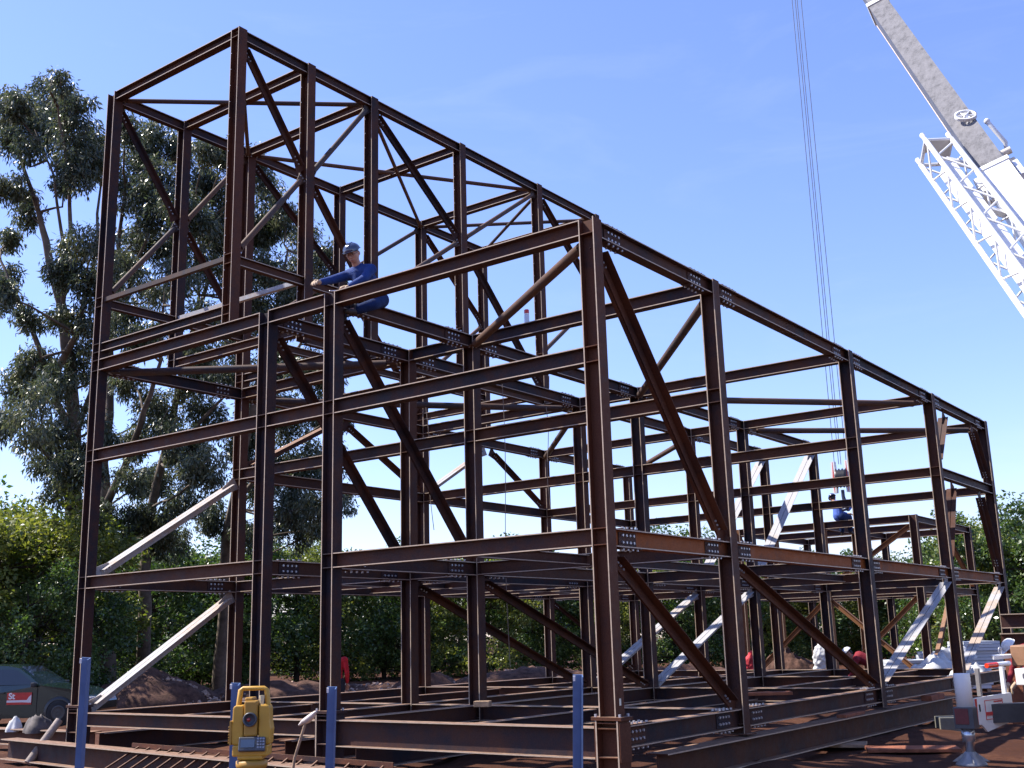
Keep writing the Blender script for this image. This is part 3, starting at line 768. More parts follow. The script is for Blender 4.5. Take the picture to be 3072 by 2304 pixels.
b = MB(); b.box(L(-0.005,0.076,-0.092), (0.066, 0.004, 0.036), 0, RX, F0+UZ*0.25); b.build('screen', plain('lcd', (0.07,0.10,0.15), 0.2, 0, 0.1, 9), kb)
b = MB()
for i in range(4):
    for j in range(3): b.box(L(0.044+j*0.013,0.0765,-0.110+i*0.013), (0.009, 0.004, 0.008), 0, RX, F0+UZ*0.25)
b.build('keys', plain('key_grey', (0.25,0.26,0.3), 0.4, 0, 0.1, 9), kb)
b = MB()
b.box(L(-0.096,0.02,-0.045), (0.010, 0.055, 0.11), 0, RX, F0)
for i in range(7): b.box(L(-0.101,0.02,-0.09+i*0.012), (0.012, 0.05, 0.006), 0, RX, F0)
b.build('battery', [YEL2, GREYP], t)
b = MB(); b.lathe([(0,0),(0.068,0),(0.075,0.012),(0.075,0.035),(0.06,0.04),(0,0.04)], L(0,0,-0.212), UZ, 24); b.build('tribrach', YEL2, t)
for k in range(3):
    a = 2*math.pi*k/3+0.5; b = MB(); b.lathe([(0,0),(0.020,0),(0.020,0.018),(0,0.018)], L(math.cos(a)*0.055, math.sin(a)*0.055, -0.236), UZ, 14); b.tube([L(math.cos(a)*0.055, math.sin(a)*0.055, -0.24), L(math.cos(a)*0.055, math.sin(a)*0.055, -0.19)], 0.008, 8); b.build('foot_screw', plain('screw_steel', (0.45,0.42,0.38), 0.35, 0.4, 0.1, 20), t)
b = MB(); b.lathe([(0,0),(0.074,0),(0.078,0.012),(0,0.014)], L(0,0,-0.252), UZ, 24); b.build('base_plate', YEL, t)
b = MB(); b.lathe([(0,0),(0.085,0),(0.09,0.02),(0,0.022)], L(0,0,-0.278), UZ, 24); b.build('tripod_head', ORNG, t)
for k in range(3):
    a = 2*math.pi*k/3+0.3; p = L(math.cos(a)*0.07, math.sin(a)*0.07, -0.28); q = p+(RX*math.cos(a)+F0*math.sin(a))*0.5; q[2] = GZ-0.03
    b = MB(); b.tube([p, (p+q)/2, q], [0.020, 0.018, 0.012], 10); b.build('leg', ORNG, t)

# --- words and marks
def text(s, size, o, xd, yd, mat, parent, name='lettering', bold=0.0, thick=0.004, sx=1.0):
    cu = bpy.data.curves.new('text', 'FONT'); cu.body = s; cu.size = size; cu.extrude = thick; cu.offset = bold
    tmp = bpy.data.objects.new('tmp', cu); COL.objects.link(tmp)
    me = bpy.data.meshes.new_from_object(tmp.evaluated_get(bpy.context.evaluated_depsgraph_get()))
    bpy.data.objects.remove(tmp); bpy.data.curves.remove(cu)
    xd = unit(xd); yd = unit(V3(yd)-xd*np.dot(xd, yd)); zd = np.cross(xd, yd)
    m = Matrix(((xd[0]*sx, yd[0], zd[0], o[0]), (xd[1]*sx, yd[1], zd[1], o[1]), (xd[2]*sx, yd[2], zd[2], o[2]), (0, 0, 0, 1)))
    me.transform(m); me.materials.clear(); me.materials.append(mat)
    return me
def link_mesh(me, name, parent, org=(0,0,0)):
    me.transform(Matrix.Translation(Vector(tuple(-V3(org)))))
    ob = bpy.data.objects.new(name, me); COL.objects.link(ob); ob.parent = parent; ob['_o'] = tuple(org); return ob

# --- parked car: x forward from the front wheel, y to its left
CARG = plain('dark_green_car_paint', (0.006, 0.020, 0.019), 0.25, 0.2, 0.15, 2, 0.6, 0, 0.6)
cp = at(147, 1400, 28.0); ca = math.atan2(C_R[1], C_R[0])-0.06
cp = cp+C_R*0.22
car = thing('parked_car', 'dark green estate car with a red and white door sign at the left edge', 'car', (cp[0], cp[1], GZ+0.0), ca)
side = [(0.72,0.22),(0.78,0.34),(0.78,0.52),(0.70,0.68),(0.25,0.86),(-0.50,0.96),(-0.80,1.18),(-1.12,1.38),(-1.45,1.44),(-2.2,1.45),(-3.0,1.41),(-3.35,1.05),(-3.48,0.90),(-3.5,0.5),(-3.45,0.25),(-3.0,0.2),(-2.9,0.2),(-0.4,0.2),(0.4,0.2)]
def hw(z): return 0.80-0.05*max(0, z-0.9)/0.1*0.2-0.42*max(0, z-0.94)*0.55
b = MB(); n = len(side)
P = [(x, -hw(z), z) for x, z in side]+[(x, -hw(z)*0.55, z+(0.03 if z > 0.9 else 0)) for x, z in side]+[(x, hw(z)*0.55, z+(0.03 if z > 0.9 else 0)) for x, z in side]+[(x, hw(z), z) for x, z in side]
F = []
for r in range(3):
    for i in range(n): F.append((r*n+i, r*n+(i+1) % n, (r+1)*n+(i+1) % n, (r+1)*n+i))
b.add(P, F, 0, False); b.add(P[:n], [tuple(range(n))], 0); b.add(P[3*n:], [tuple(range(n-1,-1,-1))], 0)
b.build('body', CARG, car, local=True, bevel=0.02)
for s in (-1, 1):
    for nm, pts in (('front_window', [(-0.66,0.985),(-0.95,1.20),(-1.18,1.34),(-1.62,1.36),(-1.62,0.985)]), ('rear_window', [(-1.70,0.985),(-1.70,1.36),(-2.6,1.35),(-2.75,0.985)])):
        b = MB(); b.poly([(x, s*(hw(z)+0.003), z) for x, z in pts], (0, 1, 0.2*s), 0.006); b.build(nm, GLASSD, car, local=True)
    for wx in (0, -2.55):
        b = MB(); b.lathe([(0.17,-0.095),(0.285,-0.10),(0.305,-0.07),(0.305,0.07),(0.285,0.10),(0.17,0.095)], (wx, s*0.72, 0.305), (0,1,0), 28); w_ = b.build('wheel', RUBBER, car, local=True)
        b = MB(); b.lathe([(0.0,0.105),(0.06,0.112),(0.15,0.098),(0.17,0.104),(0.18,0.09)], (wx, s*0.72, 0.305), (0,s,0), 24); b.build('hubcap', plain('hubcap', (0.05,0.052,0.055), 0.35, 0.5, 0.1, 10), w_, local=True)
        b = MB(); b.lathe([(0.30,0.0),(0.375,0.0),(0.375,0.015),(0.30,0.015)], (wx, s*0.795, 0.315), (0,s,0), 26); b.build('wheel_arch', BLACK, car, local=True)
    b = MB(); b.box((-0.62, s*0.88, 0.98), (0.10, 0.16, 0.11)); b.build('mirror', BLACK, car, local=True, bevel=0.02)
    b = MB(); b.box((-1.66, s*0.806, 0.62), (0.008, 0.01, 0.66)); b.build('door_seam', BLACK, car, local=True); b = MB(); b.box((-0.56, s*0.806, 0.62), (0.008, 0.01, 0.60)); b.build('door_seam', BLACK, car, local=True)
    b = MB(); b.box((-1.45, s*0.815, 0.80), (0.15, 0.03, 0.03)); b.build('door_handle', BLACK, car, local=True)
    b = MB(); b.box((0.70, s*0.60, 0.60), (0.12, 0.26, 0.12)); b.build('headlight', plain('lamp_glass', (0.6,0.6,0.62), 0.1, 0, 0.05, 4, 0.8), car, local=True, bevel=0.02)
b = MB(); b.poly([(-0.60,-0.60,1.02),(-0.60,0.60,1.02),(-1.12,0.52,1.40),(-1.12,-0.52,1.40)], (0.55,0,0.8), 0.05); b.build('windscreen', GLASSD, car, local=True)
sg = MB(); sg.box((-0.995, -0.812, 0.66), (0.62, 0.012, 0.28)); sgo = sg.build('door_sign', [REDP], car, local=True)
b = MB(); b.poly([(-0.98,-0.82,0.58),(-0.80,-0.82,0.62),(-0.75,-0.82,0.70),(-0.69,-0.82,0.75),(-0.69,-0.82,0.56)], (0,1,0), 0.006); b.poly([(-1.30,-0.82,0.625),(-0.98,-0.82,0.625),(-0.75,-0.82,0.625),(-0.69,-0.82,0.60),(-0.69,-0.82,0.575),(-1.30,-0.82,0.575)], (0,1,0), 0.005); b.build('sign_swoosh', plain('sign_white', (0.7,0.66,0.66), 0.5, 0, 0.05, 6), sgo, local=True)
link_mesh(text('St', 0.20, (-1.26,-0.823,0.655), (1,0,0), (0,0,1), WHITE, sgo, bold=0.006), 'sign_lettering', sgo)

# --- heaps, rags and bags
def heap(name, label, cat, c, r, h, mat, seed, n=26, jag=0.35, rz=0.0, sy=1.0, stones=0, smat=None):
    rg = np.random.default_rng(seed); b = MB(); n, m = 80, 22
    if r < 1.0: n, m = 28, 10
    ph = rg.random(6)*6.28
    T_, A_ = np.meshgrid(np.arange(m+1)/m, 2*math.pi*np.arange(n)/n, indexing='ij')
    E_ = 1+jag*0.5*(np.sin(2*A_+ph[0])*0.5+np.sin(3*A_+ph[1])*0.4+np.sin(5*A_+ph[2])*0.3)
    RR = r*np.sin(T_*math.pi/2)*E_; X_ = RR*np.cos(A_); Y_ = RR*np.sin(A_)*sy
    q = 1.0/max(0.12, 0.30*r)
    NZ = (vnoise(X_*q+9+seed, Y_*q+5, seed)-0.5)*0.9+(vnoise(X_*q*2.7+3, Y_*q*2.7+8, seed+1)-0.5)*0.5+(vnoise(X_*q*7+1, Y_*q*7+2, seed+2)-0.5)*0.25
    Z_ = h*np.cos(T_*math.pi/2)**1.1*(1+jag*1.1*NZ)+(1-T_)*0.0-0.06*T_
    P = np.stack([X_.ravel(), Y_.ravel(), Z_.ravel()], 1); F = []
    for i in range(m):
        for k in range(n): F.append((i*n+k, i*n+(k+1) % n, (i+1)*n+(k+1) % n, (i+1)*n+k))
    b.add(P, F, 0, True)
    for q in range(stones):
        a = rg.random()*6.28; u = rg.random()**0.5; s_ = (0.015+0.05*rg.random()**2)*min(1.4, r)
        b.box((r*u*math.cos(a), r*u*sy*math.sin(a), h*max(0.02, math.cos(u*1.5))*0.95), (s_*2, s_*1.5, s_), 1, (rg.normal(), rg.normal(), rg.normal()*0.4), (rg.normal(), rg.normal(), rg.normal()))
    o = b.build(name, [mat, smat or mat], None, None, local=True); o.location = c; o.rotation_euler = (0,0,rz)
    return tag(o, label, cat)
STONE = plain('pale_stone', (0.36, 0.25, 0.19), 0.9, 0, 0.4, 9, 0.3)
heap('earth_mound', 'dark earth mound behind the left front column at the foot of the gum trees', 'mound', at(330, 1470, 34)*np.array([1,1,0])+np.array([0,0,GZ]), 2.2, 0.95, RUBBLE, 5, 40, 0.4, ca, 0.7, 320, STONE)
heap('earth_mound', 'stony brown mound behind the white bag on the right', 'mound', at(1705, 1470, 38)*np.array([1,1,0])+np.array([0,0,GZ]), 1.15, 1.05, RUBBLE, 6, 36, 0.4, ca, 0.8, 260, STONE)
heap('earth_mound', 'low rubble heap with a white offcut seen between the middle columns', 'mound', at(925, 1470, 36)*np.array([1,1,0])+np.array([0,0,GZ]), 1.3, 0.72, RUBBLE, 7, 36, 0.4, ca, 0.7, 180, STONE)
heap('earth_mound', 'long low ridge of rubble behind the third front column', 'mound', at(800, 1470, 37)*np.array([1,1,0])+np.array([0,0,GZ]), 2.4, 0.45, RUBBLE, 8, 36, 0.4, ca, 0.4, 220, STONE)
heap('earth_mound', 'low ridge of rubble behind the rear middle columns', 'mound', at(1150, 1470, 44)*np.array([1,1,0])+np.array([0,0,GZ]), 3.4, 0.62, RUBBLE, 9, 40, 0.4, ca, 0.4, 320, STONE)
heap('earth_mound', 'low ridge of rubble left of the red and white bag', 'mound', at(1480, 1470, 40)*np.array([1,1,0])+np.array([0,0,GZ]), 2.6, 0.6, RUBBLE, 10, 40, 0.4, ca, 0.5, 220, STONE)
heap('earth_mound', 'long low ridge of rubble behind the yellow instrument', 'mound', at(600, 1470, 36)*np.array([1,1,0])+np.array([0,0,GZ]), 2.6, 0.60, RUBBLE, 19, 40, 0.4, ca, 0.5, 260, STONE)
heap('soil_ridge', 'churned red soil at the lower left corner', 'soil', (-11.0, -2.4, GZ), 2.3, 0.16, SOIL, 13, 40, 0.5, -0.3, 0.5)
heap('white_rag', 'small crumpled white rag on the rusty beam at the left', 'rag', (-13.35, 0.52, -0.455), 0.13, 0.17, CLOTHW, 14, 14, 0.6)
heap('dark_sack', 'crumpled dark sack on the rusty beam at the left', 'sack', (-12.65, 0.55, -0.455), 0.34, 0.24, CLOTHD, 15, 18, 0.8, 0.2, 0.6)
b = MB(); b.lathe([(0,0),(0.11,0),(0.115,0.03),(0.11,0.13),(0.12,0.15),(0,0.16)], (0,0,0), (0,0,1), 20); o = b.build('paint_tin', CLOTHW, None, None, local=True); o.location = (-11.45, 0.55, -0.458); tag(o, 'cream round tin on the rusty beam beside the left column', 'tin')
# white and red sacks on the base frame
def sack(label, c, w_, h, mat, rz, name='sack', sy=0.6):
    b = MB(); b.ball((0,0,h*0.42), 1.0, (w_*0.5, w_*0.5*sy, h*0.5), 18); b.ball((w_*0.05,0,h*0.80), 1.0, (w_*0.26, w_*0.2, h*0.22), 14); b.ball((-w_*0.25,0,h*0.12), 1.0, (w_*0.28, w_*0.25, h*0.15), 12); b.ball((w_*0.28,0,h*0.1), 1.0, (w_*0.2, w_*0.22, h*0.13), 12)
    o = b.build(name, mat, None, None, local=True); o.location = c; o.rotation_euler = (0,0,rz)
    m = o.modifiers.new('remesh', 'REMESH'); m.mode = 'VOXEL'; m.voxel_size = 0.025; m.use_smooth_shade = True
    d = o.modifiers.new('crumple', 'DISPLACE'); tx = bpy.data.textures.new('crumple', 'CLOUDS'); tx.noise_scale = 0.12; d.texture = tx; d.strength = 0.08
    return tag(o, label, 'bag')
sk = at(1776, 1400, 33.2); sack('bulging white bag standing on the base beams behind the crane side columns', (sk[0], sk[1], -0.32), 0.62, 0.95, CLOTHW, ca)
sk = at(1620, 1400, 31.5); sack('red and white bag standing on the base beams', (sk[0], sk[1], -0.32), 0.40, 0.72, plain('red_sacking', (0.55,0.035,0.05), 0.8, 0, 0.5, 3), ca)
sk = at(1585, 1400, 33); sack('brown sack slumped beside the red and white bag', (sk[0], sk[1], -0.36), 0.55, 0.55, CLOTHD, ca)
# stacks of white wall panels at the rear right
PANEL = plain('white_panel', (0.50, 0.53, 0.57), 0.5, 0, 0.08, 3)
def pstack(label, x, d, w_, dp, nl, zb=GZ, th=0.085, tilt=0.0):
    p = at(x, 1400, d); t = thing('panel_stack', label, 'panels', (p[0], p[1], zb), ca+tilt, 'stacks of white wall panels')
    for k in range(nl):
        b = MB(); b.box((random.uniform(-0.05,0.05), random.uniform(-0.05,0.05), th*(k+0.5)+0.1), (w_*random.uniform(0.94,1.0), dp, th-0.012)); b.build('panel', PANEL, t, local=True)
    for s in (-1, 1):
        b = MB(); b.box((s*w_*0.35, 0, 0.048), (0.1, dp, 0.09)); b.build('bearer', WOOD, t, local=True)
pstack('broad low stack of white panels behind the sunlit brace', 1955, 35, 1.25, 1.6, 7, GZ, 0.1)
pstack('white panel stack just left of the rear side column', 2030, 36, 1.1, 1.6, 9, GZ, 0.1)
pstack('tallest white panel stack, right of the rear side column', 2105, 36, 1.2, 1.6, 12, GZ, 0.1)
pstack('small white panel stack in front of the tallest stack', 2085, 31, 0.9, 1.2, 6, GZ, 0.1)
def drape(label, x, d, z, w_, h, seed):
    p = at(x, 1400, d); o = heap('plastic_sheet', label, 'sheet', (p[0], p[1], z), w_/2, h, CLOTHW, seed, 16, 0.9, ca, 0.6); return o
drape('crumpled white plastic sheet on the base beams before the panel stacks', 2015, 29, -0.30, 1.5, 0.40, 31)
drape('torn white wrapping lying on the panels right of the rear side column', 2065, 33, 0.05, 0.9, 0.35, 32)
drape('scrap of white wrapping on the base beams left of the crane jack', 2090, 26.5, -0.30, 0.9, 0.35, 33)

# lower steel frame at the rear
rear = thing('steel_frame_building', 'lower unfinished steel frame standing behind the main building, partly sunlit', 'building', (-6.2, 25.8, GZ))
RX_, RY_, RZ_ = (-3.44, -6.3, -9.2), (22.95, 25.9, 28.8), 4.24
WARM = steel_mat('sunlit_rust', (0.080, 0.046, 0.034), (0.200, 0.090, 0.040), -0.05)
for x in RX_:
    for y in RY_:
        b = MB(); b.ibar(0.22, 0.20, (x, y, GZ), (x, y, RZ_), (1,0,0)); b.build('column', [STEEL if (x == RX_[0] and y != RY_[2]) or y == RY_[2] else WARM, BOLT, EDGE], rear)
for z in (RZ_, 2.15):
    for y in RY_:
        for i in (0, 1): b = MB(); b.ibar(0.22, 0.16, (RX_[i+1]+0.112, y, z-0.11), (RX_[i]-0.112, y, z-0.11), (0,0,1)); b.build('beam', [STEEL, BOLT, EDGE], rear)
    for x in RX_:
        for i in (0, 1): b = MB(); b.ibar(0.20, 0.15, (x, RY_[i]+0.008, z-0.112), (x, RY_[i+1]-0.008, z-0.112), (0,0,1)); b.build('beam', [STEEL, BOLT, EDGE], rear)
for (p, q) in (((RX_[0],RY_[0],RZ_-0.25),(RX_[1],RY_[0],2.2)), ((RX_[0],RY_[0],1.9),(RX_[1],RY_[0],GZ+0.2)), ((RX_[1],RY_[0],1.9),(RX_[2],RY_[0],GZ+0.2)), ((RX_[0],RY_[1],1.9),(RX_[0],RY_[0],GZ+0.2)), ((RX_[0],RY_[1],RZ_-0.25),(RX_[0],RY_[2],2.2)), ((RX_[2],RY_[0],RZ_-0.25),(RX_[2],RY_[1],2.2)), ((RX_[1],RY_[0],1.9),(RX_[0],RY_[0],GZ+0.2))):
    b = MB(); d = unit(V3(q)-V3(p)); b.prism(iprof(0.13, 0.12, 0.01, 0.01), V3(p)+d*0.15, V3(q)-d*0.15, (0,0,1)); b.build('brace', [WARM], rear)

# a bottle left on a roof beam
bx = at(1138, 690, 15.0); bx = CAM+(bx-CAM)*((VS[1]-CAM[1])/(bx[1]-CAM[1]))
t = thing('bottle', 'red-capped clear bottle standing on the roof beam left of the corner column', 'bottle', (bx[0], VS[1], ZR-0.003))
b = MB(); b.lathe([(0,0),(0.040,0),(0.042,0.02),(0.042,0.13),(0.036,0.155),(0,0.155)], (bx[0], VS[1], ZR-0.002), (0,0,1), 20); b.build('bottle_body', plain('cloudy_plastic', (0.55,0.60,0.68), 0.25, 0, 0.1, 9), t)
b = MB(); b.lathe([(0.037,0.155),(0.040,0.157),(0.040,0.175),(0,0.177)], (bx[0], VS[1], ZR-0.002), (0,0,1), 20); b.build('neck_ring', WHITE, t)
b = MB(); b.lathe([(0.041,0.177),(0.041,0.235),(0.036,0.243),(0,0.245)], (bx[0], VS[1], ZR-0.002), (0,0,1), 20); b.build('cap', REDP, t)

# ropes hanging inside the frame
ROPE = plain('old_rope', (0.22, 0.17, 0.14), 0.9, 0, 0.2, 30)
def rope(label, top, bottom, sway=0.03):
    top = V3(top); bottom = V3(bottom); b = MB()
    b.tube([top+(bottom-top)*t_+V3((math.sin(t_*7)*sway, 0, 0)) for t_ in np.linspace(0, 1, 9)], 0.007, 6)
    tag(b.build('hanging_rope', ROPE, None, top), label, 'rope', 'ropes hanging inside the frame')
r0 = at(1085, 830, 21.5); rope('longest thin rope hanging in the middle of the frame', r0, (r0[0], r0[1], 0.4))
r0 = at(920, 880, 21); rope('thin rope hanging left of the middle column', r0, (r0[0]+0.15, r0[1], 2.9))
r0 = at(1180, 880, 20.5); rope('short rope ending in a hook beside the corner column', r0, (r0[0], r0[1], 3.2))
r0 = at(1290, 810, 21); rope('very short rope with a loop under the rail beam', at(1186, 812, 20), at(1186, 838, 20), 0.0)

# spare beams stacked behind the crane
for (lab, y_, d_) in (('upper spare beam of the stack behind the crane at the right edge', 1342, 20.5), ('lower spare beam of the stack behind the crane at the right edge', 1384, 20.3)):
    q0 = at(2163, y_, d_); q1 = q0+V3((2.6, 0.15, 0)); ground_beam(lab, q0, q1, 0.26, 0.2, STEEL, 'spare_beam', 'beam', 'spare beams stacked behind the crane')
q0 = at(2172, 1400, 20.6); b = MB()
for s in (0, 1.9):
    b2 = MB(); b2.boxmm((q0[0]+s, q0[1]-0.15, GZ), (q0[0]+s+0.25, q0[1]+0.35, at(2163, 1384, 20.3)[2]-0.14)); o = b2.build('timber_stack', REDWOOD, None, (q0[0]+s, q0[1], GZ)); tag(o, ('left' if s == 0 else 'right')+' timber stack carrying the spare beams behind the crane', 'timber')

# ------------------------------------------------------------------ people
SKIN = plain('skin', (0.42, 0.22, 0.15), 0.5, 0, 0.12, 20)
COVER = plain('blue_work_cloth', (0.014, 0.040, 0.165), 0.8, 0, 0.25, 12, 0.25, 0.5)
SHIRTB = plain('pale_blue_cloth', (0.07, 0.13, 0.42), 0.8, 0, 0.25, 12, 0.25, 0.4)
REDC = plain('red_cloth', (0.48, 0.02, 0.03), 0.8, 0, 0.2, 12, 0.25, 0.4)
NAVY = plain('navy_trousers', (0.010, 0.024, 0.085), 0.85, 0, 0.3, 12, 0.2, 0.5)
DRED = plain('dark_red_cloth', (0.22, 0.02, 0.03), 0.8, 0, 0.2, 12, 0.25, 0.4)
TROU = plain('dark_trousers', (0.025, 0.028, 0.04), 0.85, 0, 0.3, 10, 0.2)
GLOVE = plain('leather_glove', (0.42, 0.30, 0.20), 0.75, 0, 0.2, 14, 0.3)
BOOT = plain('boot_leather', (0.03, 0.022, 0.018), 0.6, 0, 0.3, 14)
HAIR = plain('dark_hair', (0.02, 0.014, 0.01), 0.6, 0, 0.3, 30)
HELB = plain('dark_blue_helmet', (0.030, 0.040, 0.085), 0.18, 0, 0.1, 4, 0.7, 0, 0.5)
HELW = plain('white_helmet', (0.75, 0.75, 0.76), 0.3, 0, 0.05, 4)
LIPS = plain('lips', (0.33,0.12,0.09), 0.5, 0, 0.1, 9)
def flesh(name, parent, mat, chains, vox=0.014, balls=(), smooth=6):
    """one continuous surface grown round chains of (point, radius)"""
    b = MB()
    for ch in chains:
        for (p, r), (q, s) in zip(ch[:-1], ch[1:]):
            b.tube([p, q], [r, s], 12); b.ball(p, r, n=12); b.ball(q, s, n=12)
    for c, r, sc, X, Y in balls: b.ball(c, r, sc, 14, 0, None, X, Y)
    o = b.build(name, mat, parent)
    m = o.modifiers.new('skin', 'REMESH'); m.mode = 'VOXEL'; m.voxel_size = vox; m.use_smooth_shade = True
    s = o.modifiers.new('smooth', 'SMOOTH'); s.factor = 0.5; s.iterations = smooth
    return o
def hand_chains(wrist, d, palm, sgn, curl=0.9, s=1.0):
    """palm and five bent fingers; d points along the hand, palm is the way the palm faces"""
    d = unit(d); pn = unit(V3(palm)-d*np.dot(palm, d)); side = np.cross(d, pn)*sgn
    W = V3(wrist); C_ = [[(W, 0.027*s), (W+d*0.045*s, 0.030*s), (W+d*0.085*s, 0.026*s)]]
    C_.append([(W+d*0.08*s+side*0.030*s, 0.015*s), (W+d*0.08*s-side*0.030*s, 0.013*s)])
    for k, (off, ln) in enumerate(((0.033, 0.072), (0.011, 0.082), (-0.011, 0.076), (-0.032, 0.060))):
        p = W+d*0.085*s+side*off*s; dd = d; ch = [(p, 0.0115*s)]
        for j, f in enumerate((0.45, 0.32, 0.23)):
            a = curl*(0.5+0.35*j)*(0.85+0.1*k); dd = unit(d*math.cos(a)+pn*math.sin(a)); p = p+dd*ln*f*s; ch.append((p, (0.011-0.001*j)*s))
        C_.append(ch)
    t0 = W+d*0.025*s+side*0.026*s; t1 = t0+(d*0.5+side*0.75+pn*0.25)*0.036*s; t2 = t1+(d*0.75+side*0.15+pn*0.6)*0.032*s
    C_.append([(t0, 0.016*s), (t1, 0.0125*s), (t2, 0.0105*s)])
    return C_
def person(label, J, top, bottom, helmet=None, face=(0, -1, 0), gloves=None, hairc=HAIR, tilt=0.0, curl=0.9, glasses=False, s=1.0, hs=1.0):
    """J: joints pel, chest, neck, head, sh/el/wr/hd + L R, hip/kn/an/toe + L R"""
    t = thing('person', label, 'person', (J['pel'][0], J['pel'][1], min(J['anL'][2], J['anR'][2])-0.08))
    P = {k: V3(v) for k, v in J.items()}
    f = unit(face); upv = unit(P['head']-P['neck']); f = unit(f-upv*np.dot(f, upv)); lf = np.cross(upv, f)
    f, lf, upv = f*hs, lf*hs, upv*hs
    H = P['head']; ch = []
    ch.append([(P['pel'], 0.125*s), ((P['pel']+P['chest'])/2, 0.115*s), (P['chest'], 0.13*s), (P['neck'], 0.055*s), (H-upv*0.05, 0.055*s)])
    ch.append([(P['shL'], 0.062*s), (P['neck']*0.5+P['chest']*0.5, 0.09*s), (P['shR'], 0.062*s)])
    ch.append([(P['hipL'], 0.09*s), (P['pel'], 0.11*s), (P['hipR'], 0.09*s)])
    for S_ in 'LR':
        ch.append([(P['sh'+S_], 0.050*s), (P['el'+S_], 0.040*s), (P['wr'+S_], 0.027*s)])
        ch.append([(P['hip'+S_], 0.080*s), (P['kn'+S_], 0.054*s), (P['an'+S_], 0.038*s)])
        ch.append([(P['an'+S_], 0.038*s), (P['toe'+S_], 0.03*s)])
        if not gloves: ch += hand_chains(P['wr'+S_], P['hd'+S_]-P['wr'+S_], (0, 0, -1) if S_ == 'L' else (0, 0, -1), 1 if S_ == 'L' else -1, curl)
    balls = [(H+f*0.01, hs, (0.082, 0.098, 0.118), lf, f), (H+f*0.035-upv*0.065, hs, (0.055, 0.058, 0.052), lf, f)]
    nose = [[(H+f*0.100+upv*0.012, 0.010), (H+f*0.122-upv*0.022, 0.014)], [(H+f*0.098-upv*0.058+lf*0.020, 0.008), (H+f*0.106-upv*0.060, 0.009), (H+f*0.098-upv*0.058-lf*0.020, 0.008)]]
    ears = [(H+lf*sg*0.085-f*0.012-upv*0.005, hs, (0.014, 0.026, 0.034), lf, f) for sg in (-1, 1)]
    body = flesh('body', t, SKIN, ch+nose, 0.011, balls+ears, 3)
    for sg in (-1, 1):
        b = MB(); b.ball(H+f*0.093+lf*sg*0.032+upv*0.015, 0.011, n=10); b.build('eye', BLACK, t)
        b = MB(); b.tube([H+f*0.099+lf*sg*0.050+upv*0.038, H+f*0.106+lf*sg*0.030+upv*0.044, H+f*0.104+lf*sg*0.014+upv*0.040], 0.005, 6); b.build('eyebrow', hairc, t)
    b = MB(); b.tube([H+f*0.104-upv*0.062+lf*0.022, H+f*0.112-upv*0.060, H+f*0.104-upv*0.062-lf*0.022], 0.006, 6); b.build('lips', LIPS, t)
    if glasses:
        b = MB()
        for sg in (-1, 1):
            c = H+f*0.118+lf*sg*0.033+upv*0.014
            b.tube([c+(lf*math.cos(a)*0.026+upv*math.sin(a)*0.019) for a in np.linspace(0, 2*math.pi, 17)], 0.0028, 6, 0, False)
            b.tube([c+lf*sg*0.026, H+lf*sg*0.092-f*0.01+upv*0.015], 0.0026, 6)
        b.tube([H+f*0.12+lf*0.008+upv*0.016, H+f*0.12-lf*0.008+upv*0.016], 0.0026, 6); b.build('glasses', BLACK, t)
    b = MB(); b.ball(H-f*0.012+upv*0.018, hs, (0.092, 0.104, 0.115), 16, 0, 0.12, -lf, f); b.ball(H-f*0.045-upv*0.015, hs, (0.072, 0.062, 0.075), 14, 0, None, lf, f); b.build('hair', hairc, t)
    cl = [[(P['pel']+(P['chest']-P['pel'])*0.05, 0.148*s), ((P['pel']+P['chest'])/2, 0.140*s), (P['chest'], 0.150*s), (P['neck']*0.75+P['chest']*0.25, 0.078*s)],
          [(P['shL'], 0.078*s), (P['neck']*0.4+P['chest']*0.6, 0.115*s), (P['shR'], 0.078*s)]]
    for S_ in 'LR':
        e = P['el'+S_]; w_ = P['wr'+S_]; cl.append([(P['sh'+S_], 0.070*s), (e, 0.055*s), (e*0.15+w_*0.85, 0.043*s)])
    flesh('jacket', t, top, cl, 0.016)
    tr = [[(P['hipL'], 0.105*s), (P['pel'], 0.132*s), (P['hipR'], 0.105*s)]]
    for S_ in 'LR': tr.append([(P['hip'+S_], 0.100*s), (P['kn'+S_], 0.074*s), (P['kn'+S_]*0.12+P['an'+S_]*0.88, 0.062*s)])
    flesh('trousers', t, bottom, tr, 0.017)
    for S_ in 'LR':
        flesh('boot', t, BOOT, [[(P['an'+S_]+V3((0,0,0.06)), 0.050), (P['an'+S_]-V3((0,0,0.02)), 0.052), (P['toe'+S_], 0.046)]], 0.016)
        if gloves: flesh('glove', t, gloves, hand_chains(P['wr'+S_], P['hd'+S_]-P['wr'+S_], (0.1, 0, -1), 1 if S_ == 'L' else -1, curl, 1.25), 0.006, (), 2)
    if helmet:
        u2 = unit(upv-f*0.10); f2 = unit(f-u2*np.dot(f, u2)); u2 = u2*hs; f2 = f2*hs
        b = MB(); b.ball(H+u2*0.050-f*0.004, hs, (0.116, 0.138, 0.105), 24, 0, 0.0, -lf, f2); b.ball(H+u2*0.049-f*0.004, hs, (0.108, 0.130, 0.097), 24, 0, 0.0, -lf, f2)
        pts = [(H+u2*0.052-f*0.004+lf*math.cos(a)*0.124+f2*math.sin(a)*(0.146+0.060*max(0, math.sin(a))**2)-u2*0.012*max(0, math.sin(a))) for a in np.linspace(0, 2*math.pi, 33)[:-1]]
        b.poly(pts, u2, 0.007)
        for q in (-1, 0, 1): b.tube([H+u2*(0.05+0.104*math.sin(a))+lf*q*0.03*math.sin(a)+f2*0.136*math.cos(a) for a in np.linspace(0.5, 2.6, 9)], 0.007, 6)
        b.build('helmet', helmet, t)
    return t
